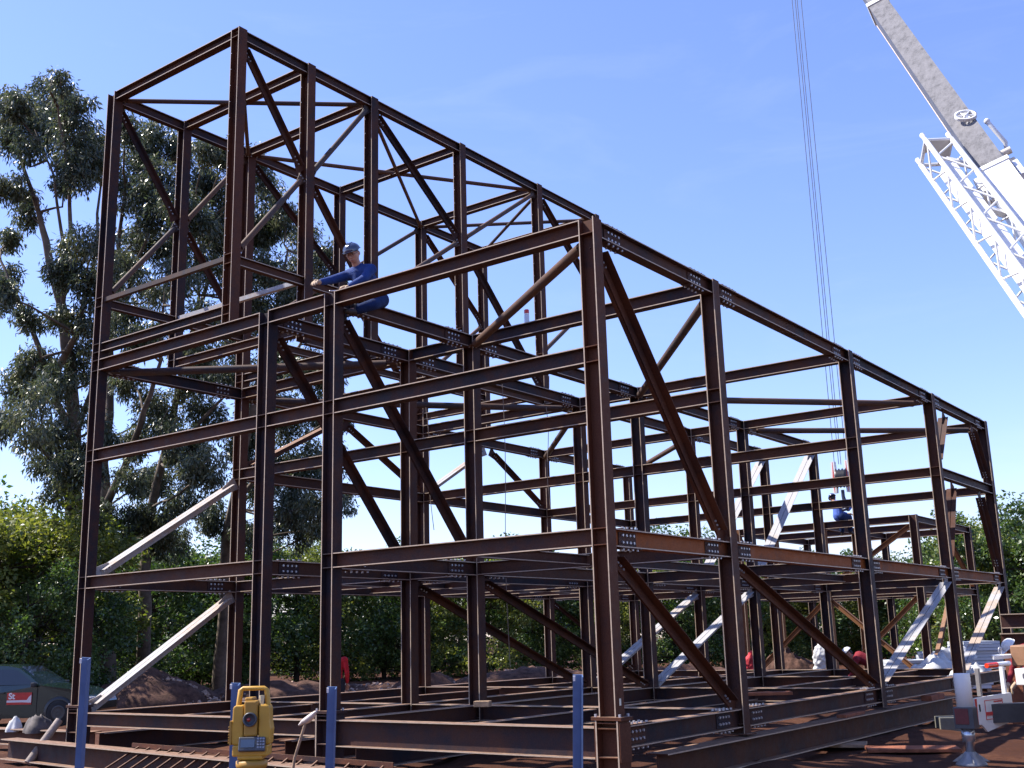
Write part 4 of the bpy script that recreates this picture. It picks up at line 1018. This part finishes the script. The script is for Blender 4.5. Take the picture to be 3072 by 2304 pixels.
# rigger astride the inner roof beam, reaching forward to the column head
X0 = UR[1]
J = dict(pel=(X0, 1.02, 6.13), chest=(X0+0.01, 0.70, 6.40), neck=(X0+0.01, 0.56, 6.56), head=(X0+0.02, 0.46, 6.71),
  shL=(X0+0.23, 0.64, 6.46), elL=(X0+0.29, 0.42, 6.24), wrL=(X0+0.15, 0.24, 6.10), hdL=(X0+0.09, 0.13, 6.06),
  shR=(X0-0.21, 0.62, 6.47), elR=(X0-0.30, 0.32, 6.33), wrR=(X0-0.27, 0.05, 6.22), hdR=(X0-0.24, -0.06, 6.20),
  hipL=(X0+0.11, 1.00, 6.08), knL=(X0+0.25, 0.66, 5.90), anL=(X0+0.17, 0.36, 5.76), toeL=(X0+0.15, 0.22, 5.72),
  hipR=(X0-0.11, 1.00, 6.08), knR=(X0-0.25, 0.66, 5.90), anR=(X0-0.17, 0.36, 5.76), toeR=(X0-0.15, 0.22, 5.72))
person('person in blue overalls and dark helmet astride a roof beam, gloved hands reaching forward', J, COVER, NAVY, HELB, (0.38, -0.88, -0.35), GLOVE, curl=1.0, glasses=True, s=1.22, hs=1.16)
# spanner held in the near hand, a shackle lying on the beam
b = MB(); b.tube([(X0+0.08, 0.17, 6.045), (X0-0.02, 0.06, 6.03)], 0.011, 8); b.ball((X0-0.03, 0.05, 6.03), 0.026, (1, 1, 0.5), 10)
tag(b.build('spanner', plain('chrome_steel', (0.6,0.6,0.62), 0.25, 0.7, 0.1, 20), None, (X0, 0.1, 6.03)), 'steel spanner in the glove of the person astride the beam', 'tool')
# man seated on the lower frame, back to us
hx = at(1800, 1086, 35.0); hx = CAM+(hx-CAM)*((22.95-CAM[1])/(hx[1]-CAM[1])); bx_ = hx[0]; dz_ = hx[2]-5.02
zs = 4.24+0.14
J = dict(pel=(bx_+0.14, 22.92, zs), chest=(bx_+0.14, 22.98, zs+0.34), neck=(bx_+0.02, 23.02, zs+0.47), head=(bx_-0.05, 23.06, zs+0.60),
  shL=(bx_-0.04, 23.18, zs+0.38), elL=(bx_+0.05, 23.36, zs+0.16), wrL=(bx_+0.25, 23.42, zs+0.10), hdL=(bx_+0.35, 23.42, zs+0.10),
  shR=(bx_+0.30, 22.84, zs+0.36), elR=(bx_+0.50, 22.84, zs+0.18), wrR=(bx_+0.58, 23.0, zs+0.32), hdR=(bx_+0.60, 23.04, zs+0.42),
  hipL=(bx_+0.08, 22.98, zs-0.02), knL=(bx_+0.0, 23.40, zs-0.04), anL=(bx_+0.02, 23.46, zs-0.46), toeL=(bx_-0.05, 23.60, zs-0.50),
  hipR=(bx_+0.24, 22.88, zs-0.02), knR=(bx_+0.34, 23.32, zs-0.02), anR=(bx_+0.30, 23.40, zs-0.46), toeR=(bx_+0.32, 23.55, zs-0.50))
person('person in light blue shirt seated on the lower rear frame beside the crane hook', J, SHIRTB, NAVY, HELB, (-0.6, 0.75, -0.1), GLOVE, s=1.2)
# crouching man with white helmet
h = at(1832, 1412, 27.0); x, y = h[0], h[1]; dz_ = h[2]-0.36
fx = C_R*0.55-V3((_fw[0], _fw[1], 0))*0.0
def bend(h, r, lab, cl, tr, hel, fdir, s=1.0):
    """bent-over standing figure: head at h, back running along r"""
    h = V3(h); r = unit(r); l = np.cross((0,0,1), r); hip = h+r*0.62; hip[2] = h[2]-0.28; 
    d = lambda a, b, c: h+r*a+l*b+V3((0,0,c))
    g = GZ
    P = dict(pel=hip, chest=d(0.26,0,-0.08), neck=d(0.12,0,-0.10), head=h, shL=d(0.18,0.19,-0.13), shR=d(0.18,-0.19,-0.13), elL=d(0.10,0.24,-0.42), elR=d(0.08,-0.24,-0.42),
      wrL=d(-0.04,0.16,-0.62), wrR=d(-0.06,-0.14,-0.60), hdL=d(-0.10,0.13,-0.70), hdR=d(-0.12,-0.11,-0.68))
    for S_, q in (('L', 1), ('R', -1)):
        P['hip'+S_] = hip+l*0.11*q; k = hip+l*0.15*q-r*0.16; k[2] = (hip[2]+g)/2+0.02; P['kn'+S_] = k
        a = hip+l*0.14*q+r*0.06; a[2] = g+0.08; P['an'+S_] = a; tt = a-r*0.16; tt[2] = g+0.05; P['toe'+S_] = tt
    return person(lab, P, cl, tr, hel, fdir, GLOVE)
bend(h, C_R*0.9-V3((0.1, 0.3, 0)), 'person in a dark red shirt and white helmet bending down inside the frame', DRED, TROU, HELW, -C_R*0.8-V3((0,0,0.6)))
h = at(2183, 1399, 19.5)
bend(h, V3((0.75, 0.66, 0)), 'person with only a white helmet showing behind the crane deck at the right edge', DRED, TROU, HELW, (-0.7, -0.6, -0.4))
# standing man in red
h = at(727, 1412, 25.0); x, y = h[0], h[1]
def stand(x, y, face, lab, cl, tr, hel=None):
    f = unit((face[0], face[1], 0)); l = np.cross((0,0,1), f); g = GZ
    d = lambda a, b, c: V3((x, y, g))+f*a+l*b+V3((0,0,c))
    P = dict(pel=d(0,0,0.95), chest=d(0.02,0,1.25), neck=d(0.01,0,1.46), head=d(0.03,0,1.60), shL=d(0,0.19,1.40), shR=d(0,-0.19,1.40), elL=d(0.02,0.25,1.12), elR=d(-0.03,-0.25,1.12),
      wrL=d(0.14,0.22,0.90), wrR=d(0.08,-0.23,0.88), hdL=d(0.18,0.21,0.82), hdR=d(0.11,-0.22,0.79), hipL=d(0,0.10,0.92), hipR=d(0,-0.10,0.92), knL=d(0.04,0.12,0.49), knR=d(0.0,-0.12,0.49),
      anL=d(0.0,0.12,0.09), anR=d(-0.05,-0.12,0.09), toeL=d(0.16,0.14,0.045), toeR=d(0.11,-0.14,0.045))
    return person(lab, P, cl, tr, hel, f, None, curl=0.5)
stand(x, y, (-0.5, 0.8), 'person in a red shirt standing behind the second front column', REDC, TROU)

# ------------------------------------------------------------------ mobile crane
CW_ = plain('crane_white', (0.72, 0.72, 0.72), 0.4, 0, 0.1, 2.5)
def boom_mat(name, col):
    m, nt, b = nodes_of(name); tc = N(nt, 'ShaderNodeTexCoord')
    mp = N(nt, 'ShaderNodeMapping'); mp.inputs['Scale'].default_value = (3, 3, 0.7); nt.links.new(tc.outputs['Object'], mp.inputs['Vector'])
    n1 = N(nt, 'ShaderNodeTexNoise', Scale=2.2, Detail=8.0, Roughness=0.75); nt.links.new(mp.outputs[0], n1.inputs['Vector'])
    n2 = N(nt, 'ShaderNodeTexNoise', Scale=22.0, Detail=5.0, Roughness=0.8); nt.links.new(tc.outputs['Object'], n2.inputs['Vector'])
    ma = N(nt, 'ShaderNodeMath', operation='MULTIPLY_ADD'); ma.inputs[1].default_value = 0.35; nt.links.new(n2.outputs['Fac'], ma.inputs[0]); nt.links.new(n1.outputs['Fac'], ma.inputs[2])
    r = ramp(nt, ma.outputs[0], [(0.5, tuple(c*0.35 for c in col)), (0.66, col), (0.9, tuple(min(1, c*1.5) for c in col))])
    nt.links.new(r.outputs['Color'], b.inputs['Base Color']); b.inputs['Roughness'].default_value = 0.5
    return m
BOOMG = boom_mat('weathered_boom', (0.13, 0.125, 0.13)); 
BA, BB = at(2182, 420, 20.0), at(1887, 0, 28.4)        # two points on the boom's axis
bd = unit(BB-BA); tip = BA+bd*((21.2-BA[1])/bd[1]); piv = BA-bd*((BA[2]-2.3)/bd[2])
bs = unit(np.cross(bd, (0,0,1))); bu = np.cross(bs, bd)
ROT = math.radians(28); bs, bu = bs*math.cos(ROT)+bu*math.sin(ROT), bu*math.cos(ROT)-bs*math.sin(ROT)
crane = thing('mobile_crane', 'white and grey mobile crane at the right, its long boom and lattice jib reaching up', 'crane', (piv[0], piv[1], GZ))
def along(k): return piv+bd*k
def kz(p): return float(np.dot(V3(p)-piv, bd))
kA = kz(BA)
def hexbox(mb, k0, k1, w_, h_, mat=0, ch=0.0, sh=(0,0)):
    pr = [(-w_/2,-h_/2),(w_/2,-h_/2),(w_/2,h_/2),(-w_/2,h_/2)]
    mb.prism([(a+sh[0], c+sh[1]) for a, c in pr], along(k0), along(k1), bu, mat)
k_end = kA+0.75
b = MB(); hexbox(b, -1.0, k_end, 0.53, 0.60); b.build('boom_base', CW_, crane)
b = MB(); hexbox(b, k_end-0.12, k_end, 0.58, 0.65); 
for s in (-1, 1): b.box(along(k_end-0.3)+bs*s*0.36, (0.10, 0.5, 0.35), 0, bs, bd)
b.tube([along(k_end-0.1)-bs*0.45-bu*0.45, along(k_end-0.1)+bs*0.45-bu*0.45], 0.07, 12)
b.build('boom_collar', CW_, crane)
k2 = kz(at(1897, 26, 27.9))
b = MB(); hexbox(b, k_end-0.4, k2, 0.46, 0.53); sec = b.build('boom_section', BOOMG, crane)
b = MB()
for s in (-1, 1):
    b.tube([along(k_end)+bs*s*0.231-bu*0.266, along(k2)+bs*s*0.231-bu*0.266], 0.012, 6)
b.tube([along(k_end+2)+bs*0.0-bu*0.268, along(k_end+2.001)-bu*0.268], 0.05, 10)
b.build('weld_bead', plain('bare_weld', (0.6,0.45,0.36), 0.4, 0.1, 0.3, 20), sec)
b = MB(); hexbox(b, k2-0.16, k2+0.02, 0.52, 0.59); b.build('boom_collar', CW_, crane)
kt = kz(tip); b = MB(); hexbox(b, k2, kt, 0.36, 0.42); b.build('boom_section', BOOMG, crane)
b = MB(); hexbox(b, kt-0.3, kt+0.3, 0.44, 0.62)
for q in (-0.2, 0.2): b.lathe([(0,-0.2),(0.24,-0.2),(0.20,-0.1),(0.24,0.0),(0.20,0.1),(0.24,0.2),(0,0.2)], along(kt+0.2)+bu*(-0.25 if q < 0 else 0.3), bs, 18)
b.build('boom_head', CW_, crane)
# lattice jib folded along the boom's left side
JA = at(2022, 328, 21.6); JB = at(2214, 588, 17.8); jd = unit(JB-JA); js = unit(np.cross(jd, (0,0,1))); ju = np.cross(js, jd)
if ju[2] < 0: ju = -ju; js = -js
jl = float(np.linalg.norm(JB-JA))+3.0; jw, jh = 0.50, 0.52
cor = [(-jw/2,-jh/2),(jw/2,-jh/2),(jw/2,jh/2),(-jw/2,jh/2)]
jc = lambda k, c: JA+jd*k+js*c[0]+ju*c[1]
jib = None
b = MB()
for c in cor: b.tube([jc(0, c), jc(jl, c)], 0.050, 10)
jib = b.build('lattice_jib', CW_, crane)
b = MB(); st = 0.62; n_ = int(jl/st)
for f in range(4):
    c0, c1 = cor[f], cor[(f+1) % 4]
    for k in range(n_):
        a, e = (c0, c1) if k % 2 else (c1, c0)
        b.tube([jc(0.12+k*st, a), jc(0.12+(k+1)*st, e)], 0.020, 6)
b.build('lacing', CW_, jib)
b = MB()
for f in range(4):
    c0, c1 = cor[f], cor[(f+1) % 4]
    b.tube([jc(0.02, c0), jc(0.02, c1)], 0.038, 8)
for c in cor: b.tube([jc(-0.20, c), jc(0.02, c)], [0.05, 0.034], 10); b.ball(jc(-0.20, c), 0.055)
b.build('end_frame', CW_, jib)
b = MB(); b.poly([jc(0.05, (-jw/2, jh/2)), jc(0.05, (jw/2, jh/2)), jc(0.05, (jw/2, 0.0)), jc(0.05, (jw*0.1, jh*0.1)), jc(0.05, (-jw*0.15, -jh/2)), jc(0.05, (-jw/2, -jh/2))], jd, 0.012); b.build('end_plate', plain('pale_grey_paint', (0.45,0.43,0.42), 0.5, 0, 0.1, 5), jib)
b = MB(); b.prism([(-0.11,-0.15),(0.11,-0.15),(0.11,0.15),(-0.11,0.15)], JA+jd*0.75+js*0.02, JA+jd*jl+js*0.02, ju); b.build('inner_boom', CW_, jib)
# brackets, sheave wheel and hand rail
for q in (0.6, 2.6):
    b = MB(); b.prism([(-0.05,-0.06),(0.05,-0.06),(0.05,0.06),(-0.05,0.06)], JA+jd*q+ju*0.1, along(kz(JA+jd*q))-bu*0.2, jd)
    b.build('jib_bracket', CW_, crane)
sw = at(2086, 250, 21.9); b = MB(); ax = unit(bu*0.8+bs*0.3); b.lathe([(0.17,-0.03),(0.21,-0.03),(0.18,0.0),(0.21,0.03),(0.17,0.03),(0.17,-0.03)], sw, ax, 28)
xx = unit(np.cross(ax, (0,0,1))); yy = np.cross(ax, xx)
for a in np.linspace(0, math.pi, 4)[:-1]: b.tube([sw+(xx*math.cos(a)+yy*math.sin(a))*0.18, sw-(xx*math.cos(a)+yy*math.sin(a))*0.18], 0.018, 6)
b.lathe([(0,-0.04),(0.05,-0.04),(0.05,0.04),(0,0.04)], sw, ax, 14)
b.tube([sw, sw-xx*0.15-V3((0,0,0.42))], 0.05, 8); b.build('sheave', CW_, crane)
rp = [at(2132, 262, 21.6), at(2172, 308, 21.4), at(2174, 328, 21.4)]; b = MB(); b.tube(rp, [0.045, 0.045, 0.03], 10); b.ball(rp[0], 0.06); b.build('hydraulic_ram', CW_, crane)
for k, (x_, y_) in enumerate(((2155, 345), (2180, 352), (2170, 330))):
    b = MB(); c = at(x_, y_, 20.7); b.tube([c-bs*0.12, c+bs*0.12], 0.07, 12); b.build('guide_roller', plain('cream_roller', (0.62,0.55,0.45), 0.4, 0, 0.1, 9), crane)
# hoist ropes from the boom head to the hook block
hk = at(1815, 1003, 35.0); hk = CAM+(hk-CAM)*((21.6-CAM[1])/(hk[1]-CAM[1]))
b = MB(); offs = [(-0.20, 0.05), (-0.03, -0.05), (0.0, 0.06), (0.19, 0.0)]
for (ax_, ay_) in offs:
    b.tube([hk+V3((ax_*1.0, ay_, 0)), V3((hk[0]+ax_*0.8, hk[1]+ay_, tip[2]))], 0.011, 6)
b.build('hoist_rope', plain('wire_rope', (0.10,0.10,0.13), 0.5, 0.3, 0.2, 40), crane)
hb = thing('hook_block', 'red and white crane hook block hanging beside the seated person', 'hook', tuple(hk))
for s in (-1, 1):
    b = MB(); b.poly([hk+V3((s*0.21+q*0.0, 0, 0))+C_R*0+V3((a, 0, c)) for a, c in ((-0.055,0.10),(0.045,0.10),(0.075,-0.50),(0.045,-0.86),(-0.055,-0.86),(-0.085,-0.50))], (0.3,1,0), 0.10)
    pl_ = b.build('cheek_plate', WHITE, hb)
    b = MB(); b.poly([hk+V3((s*0.21, 0, 0))+V3((a, 0, c)) for a, c in ((-0.006,0.09),(0.006,0.09),(0.03,-0.50),(0.006,-0.84),(-0.006,-0.84),(-0.03,-0.50))], (0.3,1,0), 0.108); b.build('red_stripe', plain('faded_red', (0.62,0.10,0.09), 0.5, 0, 0.15, 8), pl_)
b = MB(); b.lathe([(0,-0.15),(0.30,-0.15),(0.24,-0.10),(0.30,-0.05),(0.24,0.0),(0.30,0.05),(0.24,0.10),(0.30,0.15),(0,0.15)], hk-V3((0,0,0.42)), (1,0.2,0), 24); b.build('sheave', BLACK, hb)
b = MB(); c = hk-V3((0,0,0.98)); b.tube([c+V3((0,0,0.2)), c, c+V3((0.02,0,-0.10)), c+V3((0.12,0,-0.24)), c+V3((0.08,0,-0.38)), c+V3((-0.04,0,-0.40)), c+V3((-0.11,0,-0.30))], [0.05,0.055,0.06,0.07,0.06,0.05,0.03], 12); b.build('hook', plain('hook_steel', (0.05,0.06,0.09), 0.4, 0.4, 0.2, 9), hb)
# outrigger: jack, foot, cover plate with lettering, beam to the carrier
JX, JY = 2.50, 4.66
b = MB(); b.lathe([(0,0.30),(0.10,0.30),(0.105,0.29),(0.105,-0.14),(0,-0.14)], (JX, JY, 0), (0,0,1), 24); b.build('jack_cylinder', CW_, crane)
b = MB(); b.box((JX, JY, -0.26), (0.25, 0.25, 0.27)); b.box((JX-0.02, JY-0.13, -0.24), (0.17, 0.012, 0.20), 1); b.build('jack_housing', [GREYP, plain('faded_dark_red', (0.12,0.02,0.02), 0.6, 0, 0.3, 9)], crane, bevel=0.01)
b = MB(); b.lathe([(0,-0.39),(0.085,-0.39),(0.085,-0.56),(0.055,-0.57),(0.055,-0.70),(0,-0.70)], (JX, JY, 0), (0,0,1), 20); b.build('jack_rod', plain('chromed_rod', (0.5,0.52,0.56), 0.2, 0.7, 0.1, 9), crane)
b = MB(); b.lathe([(0,-0.68),(0.07,-0.69),(0.09,-0.74),(0.19,-0.83),(0.20,-0.86),(0,-0.86)], (JX, JY, 0), (0,0,1), 20)
for a in range(4): b.poly([V3((JX+math.cos(a*1.571+.4)*0.05, JY+math.sin(a*1.571+.4)*0.05, -0.68)), V3((JX+math.cos(a*1.571+.4)*0.23, JY+math.sin(a*1.571+.4)*0.23, -0.81)), V3((JX+math.cos(a*1.571+.4)*0.05, JY+math.sin(a*1.571+.4)*0.05, -0.81))], (-math.sin(a*1.571+.4), math.cos(a*1.571+.4), 0), 0.012)
b.build('jack_foot', plain('foot_steel', (0.25,0.25,0.26), 0.45, 0.4, 0.2, 9), crane)
pd_ = unit((0.23, 1.0, 0)); P0 = V3((2.60, 4.72, 0)); pn_ = np.cross(pd_, (0,0,1))
pp_ = lambda a, z: P0+pd_*a+V3((0,0,z))
b = MB(); b.poly([pp_(0,-0.02), pp_(1.02,0.005), pp_(1.02,-0.36), pp_(0.26,-0.46), pp_(0.12,-0.36), pp_(0,-0.36)], pn_, 0.03); cvp = b.build('cover_plate', CW_, crane)
b = MB(); b.poly([pp_(0.0,-0.03)+pn_*0.017, pp_(0.05,-0.03)+pn_*0.017, pp_(0.03,-0.35)+pn_*0.017, pp_(0.0,-0.35)+pn_*0.017], pn_, 0.006, 0); b.build('red_edge', REDP, cvp)
b = MB(); b.box(pp_(0.11,-0.15)+pn_*0.018, (0.03, 0.006, 0.09), 0, pd_, pn_); b.build('slot', BLACK, cvp)
RSG = plain('sign_red', (0.55, 0.05, 0.05), 0.5, 0, 0.1, 8)
b = MB(); x0, x1, z0, z1 = 0.25, 0.74, -0.31, -0.06
for (a0, a1, c0, c1) in ((x0,x1,z1-0.008,z1),(x0,x1,z0,z0+0.008),(x0,x0+0.008,z0,z1),(x1-0.008,x1,z0,z1),(x0,x1,-0.262,-0.256)):
    b.box(pp_((a0+a1)/2,(c0+c1)/2)+pn_*0.018, (a1-a0, 0.006, c1-c0), 0, pd_, pn_)
b.box(pp_((x0+x1)/2,-0.232)+pn_*0.018, (x1-x0-0.03, 0.006, 0.040), 0, pd_, pn_)
for r_ in range(3):
    x_ = 0.50
    while x_ < x1-0.03:
        l_ = random.uniform(0.012, 0.04); b.box(pp_(min(x_+l_/2, x1-0.03),-0.088-r_*0.040)+pn_*0.018, (l_, 0.006, 0.020), 0, pd_, pn_); x_ += l_+0.008
b.build('sign_frame', RSG, cvp)
link_mesh(text('SBC', 0.155, pp_(0.265,-0.19)+pn_*0.017, pd_, (0,0,1), RSG, cvp, bold=0.006, sx=0.72), 'lettering', cvp)
b = MB(); b.box((3.30, 5.75, -0.24), (2.0, 0.22, 0.24), 0, (0.78,0.63,0), (-0.63,0.78,0)); b.build('outrigger_beam', plain('dark_machine_grey', (0.05,0.05,0.055), 0.6, 0, 0.3, 5), crane)
for a_ in (0.30, 0.98):
    b = MB(); q = pp_(a_, 0.17)-pn_*0.06; b.box(q, (0.05, 0.05, 0.36), 0, pd_, pn_); b.build('upright', CW_ if a_ > 0.5 else plain('grey_post', (0.22,0.20,0.19), 0.5, 0, 0.2, 9), crane)
tl0 = at(2131, 1438, 15.6); tl1 = at(2180, 1433, 15.9); td = unit(tl1-tl0); mid = tl0*0.55+tl1*0.45
b = MB(); b.tube([tl0, mid], 0.035, 10); b.build('tail_lamp', plain('red_lamp_plastic', (0.75,0.05,0.015), 0.2, 0, 0.1, 5, 0.7), crane)
b = MB(); b.tube([mid+td*0.004, tl1], 0.035, 10); b.build('reversing_lamp', plain('clear_lamp_plastic', (0.8,0.8,0.8), 0.15, 0, 0.05, 5, 0.7), crane)
dk = at(2166, 1419, 16.3)
b = MB(); b.poly([dk+td*a+V3((-_fw[0]*c, -_fw[1]*c, 0)) for a, c in ((-0.26,0.05),(-0.10,-0.28),(0.22,-0.30),(0.30,-0.18),(0.26,0.10))], (0,0,1), 0.05); b.build('deck_plate', CW_, crane)
b = MB(); c = dk+td*(-0.05)+V3((0,0,0.03)); b.tube([c+td*math.cos(a)*0.035+V3((0,0,0.05+math.sin(a)*0.06)) for a in np.linspace(-0.8, 3.94, 11)], 0.009, 8); b.build('lifting_eye', plain('eye_steel', (0.5,0.5,0.52), 0.3, 0.5, 0.1, 9), crane)
tb = at(2222, 1424, 16.2)
b = MB(); b.box(tb+V3((0.12,0.2,0.06)), (0.7, 0.5, 0.30), 0, td, (-td[1], td[0], 0)); b.build('timber_box', plain('brown_paint', (0.25,0.13,0.07), 0.6, 0, 0.2, 6), crane, bevel=0.02)
b = MB(); b.box(at(2218, 1462, 16.6)+td*0.30, (0.72, 0.3, 0.24), 0, td, (-td[1], td[0], 0)); b.build('rear_beam', CW_, crane, bevel=0.01)
b = MB(); b.box(at(2226, 1510, 16.9)+td*0.38, (0.74, 0.2, 0.42), 0, td, (-td[1], td[0], 0))
gr = at(2226, 1510, 16.78)+td*0.38
for k in range(9): b.box(gr+td*(-0.33+k*0.08), (0.02, 0.05, 0.30), 1, td, (-td[1], td[0], 0))
b.box(gr+V3((0,0,0.10)), (0.74, 0.06, 0.02), 1, td, (-td[1], td[0], 0)); b.build('grille', [BLACK, GREYP], crane)
# carrier, turntable, cab and wheels, to the right of the picture
b = MB(); b.box((7.6, 5.6, 0.35), (8.2, 2.4, 0.5)); b.box((7.4, 5.6, 0.66), (7.8, 2.2, 0.1)); b.build('chassis', CW_, crane, bevel=0.03)
b = MB(); b.lathe([(0,0),(0.85,0),(0.85,0.35),(0,0.35)], (piv[0], piv[1], 0.72), (0,0,1), 28); b.build('turntable', GREYP, crane)
b = MB()
for s in (-1, 1): b.poly([piv+bs*s*0.40+V3(q) for q in ((-0.9*bd[0]*-1-0.2, -0.6, -1.2),(0.9,0.6,-1.2),(0.35,0.2,0.35),(-0.35,-0.2,0.35))], bs, 0.06)
b.tube([piv-bs*0.5, piv+bs*0.5], 0.12, 14); b.build('slewing_frame', CW_, crane)
hf = unit((bd[0], bd[1], 0)); hl = np.cross((0,0,1), hf)
b = MB(); b.box(piv-hf*1.9-V3((0,0,0.75)), (0.9, 2.2, 0.9), 0, hf, hl); b.build('counterweight', CW_, crane, bevel=0.05)
b = MB(); b.tube([piv+hf*0.7-V3((0,0,1.0)), along(3.4)-bu*0.45], [0.14, 0.11], 14); b.build('lift_ram', CW_, crane)
b = MB(); b.box(piv-hl*1.0+hf*0.2-V3((0,0,0.45)), (1.4, 0.8, 1.4), 0, hf, hl, 0.85); cab = b.build('operator_cab', CW_, crane, bevel=0.05)
b = MB(); b.box(piv-hl*1.0+hf*0.2-V3((0,0,0.25)), (1.30, 0.84, 0.7), 0, hf, hl, 0.88); b.build('cab_window', GLASSD, cab)
for wx in (4.6, 6.0, 9.2, 10.5):
    for wy in (4.45, 6.75):
        b = MB(); b.lathe([(0.25,-0.18),(0.48,-0.18),(0.52,-0.12),(0.52,0.12),(0.48,0.18),(0.25,0.18)], (wx, wy, GZ+0.52), (0,1,0), 28); w_ = b.build('wheel', RUBBER, crane)
        b = MB(); b.lathe([(0,-0.10),(0.2,-0.14),(0.26,-0.16),(0.26,0.16),(0.2,0.14),(0,0.10)], (wx, wy, GZ+0.52), (0,1,0), 20); b.build('rim', CW_, w_)

# ------------------------------------------------------------------ daylight
SUN_DIR = unit((-0.56, -0.27, 0.78))             # from the scene towards the sun
w = bpy.data.worlds.new('World'); S.world = w; w.use_nodes = True
wn = w.node_tree
sky = wn.nodes.new('ShaderNodeTexSky'); sky.sky_type = 'NISHITA'; sky.sun_disc = False
sky.sun_elevation = math.asin(SUN_DIR[2]); sky.sun_rotation = math.atan2(SUN_DIR[0], SUN_DIR[1])
sky.altitude = 300; sky.air_density = 1.25; sky.dust_density = 0.35; sky.ozone_density = 6.0
bg = wn.nodes['Background']; bg.inputs['Strength'].default_value = SKY_STR
wb = N(wn, 'ShaderNodeMix', data_type='RGBA', blend_type='MULTIPLY'); wb.inputs['Factor'].default_value = 1.0
wb.inputs[7].default_value = (1.03, 0.92, 1.15, 1.0)      # the camera's cool white balance
wn.links.new(sky.outputs[0], wb.inputs[6]); # thin high cloud low in the right of the view
gt = N(wn, 'ShaderNodeTexCoord'); mp = N(wn, 'ShaderNodeMapping'); mp.inputs['Scale'].default_value = (2.2, 2.2, 9.0); mp.inputs['Rotation'].default_value = (0.25, 0.1, 0.4)
wn.links.new(gt.outputs['Generated'], mp.inputs['Vector'])
cn = N(wn, 'ShaderNodeTexNoise', Scale=2.1, Detail=9.0, Roughness=0.62, Distortion=0.6); wn.links.new(mp.outputs[0], cn.inputs['Vector'])
cr = ramp(wn, cn.outputs['Fac'], [(0.52, (0, 0, 0)), (0.80, (0.08,)*3)])
cm = N(wn, 'ShaderNodeMix', data_type='RGBA'); wn.links.new(cr.outputs['Color'], cm.inputs['Factor']); wn.links.new(wb.outputs[2], cm.inputs[6]); cm.inputs[7].default_value = (4.6, 5.0, 5.8, 1)
wn.links.new(cm.outputs[2], bg.inputs['Color'])
sl = bpy.data.lights.new('sun', 'SUN'); sl.energy = SUN_STR; sl.angle = R_(0.53); sl.color = (1.0, 0.94, 0.85)
so = bpy.data.objects.new('sun', sl); COL.objects.link(so)
so.rotation_euler = Vector(tuple(SUN_DIR)).to_track_quat('Z', 'Y').to_euler(); so.location = (-20, -10, 30)
S.view_settings.view_transform = 'Standard'; S.view_settings.look = 'None'
S.view_settings.gamma = 1.0; S.view_settings.exposure = EXPO
S.render.engine = 'CYCLES'
for o in list(bpy.data.objects):
    if '_o' in o: del o['_o']
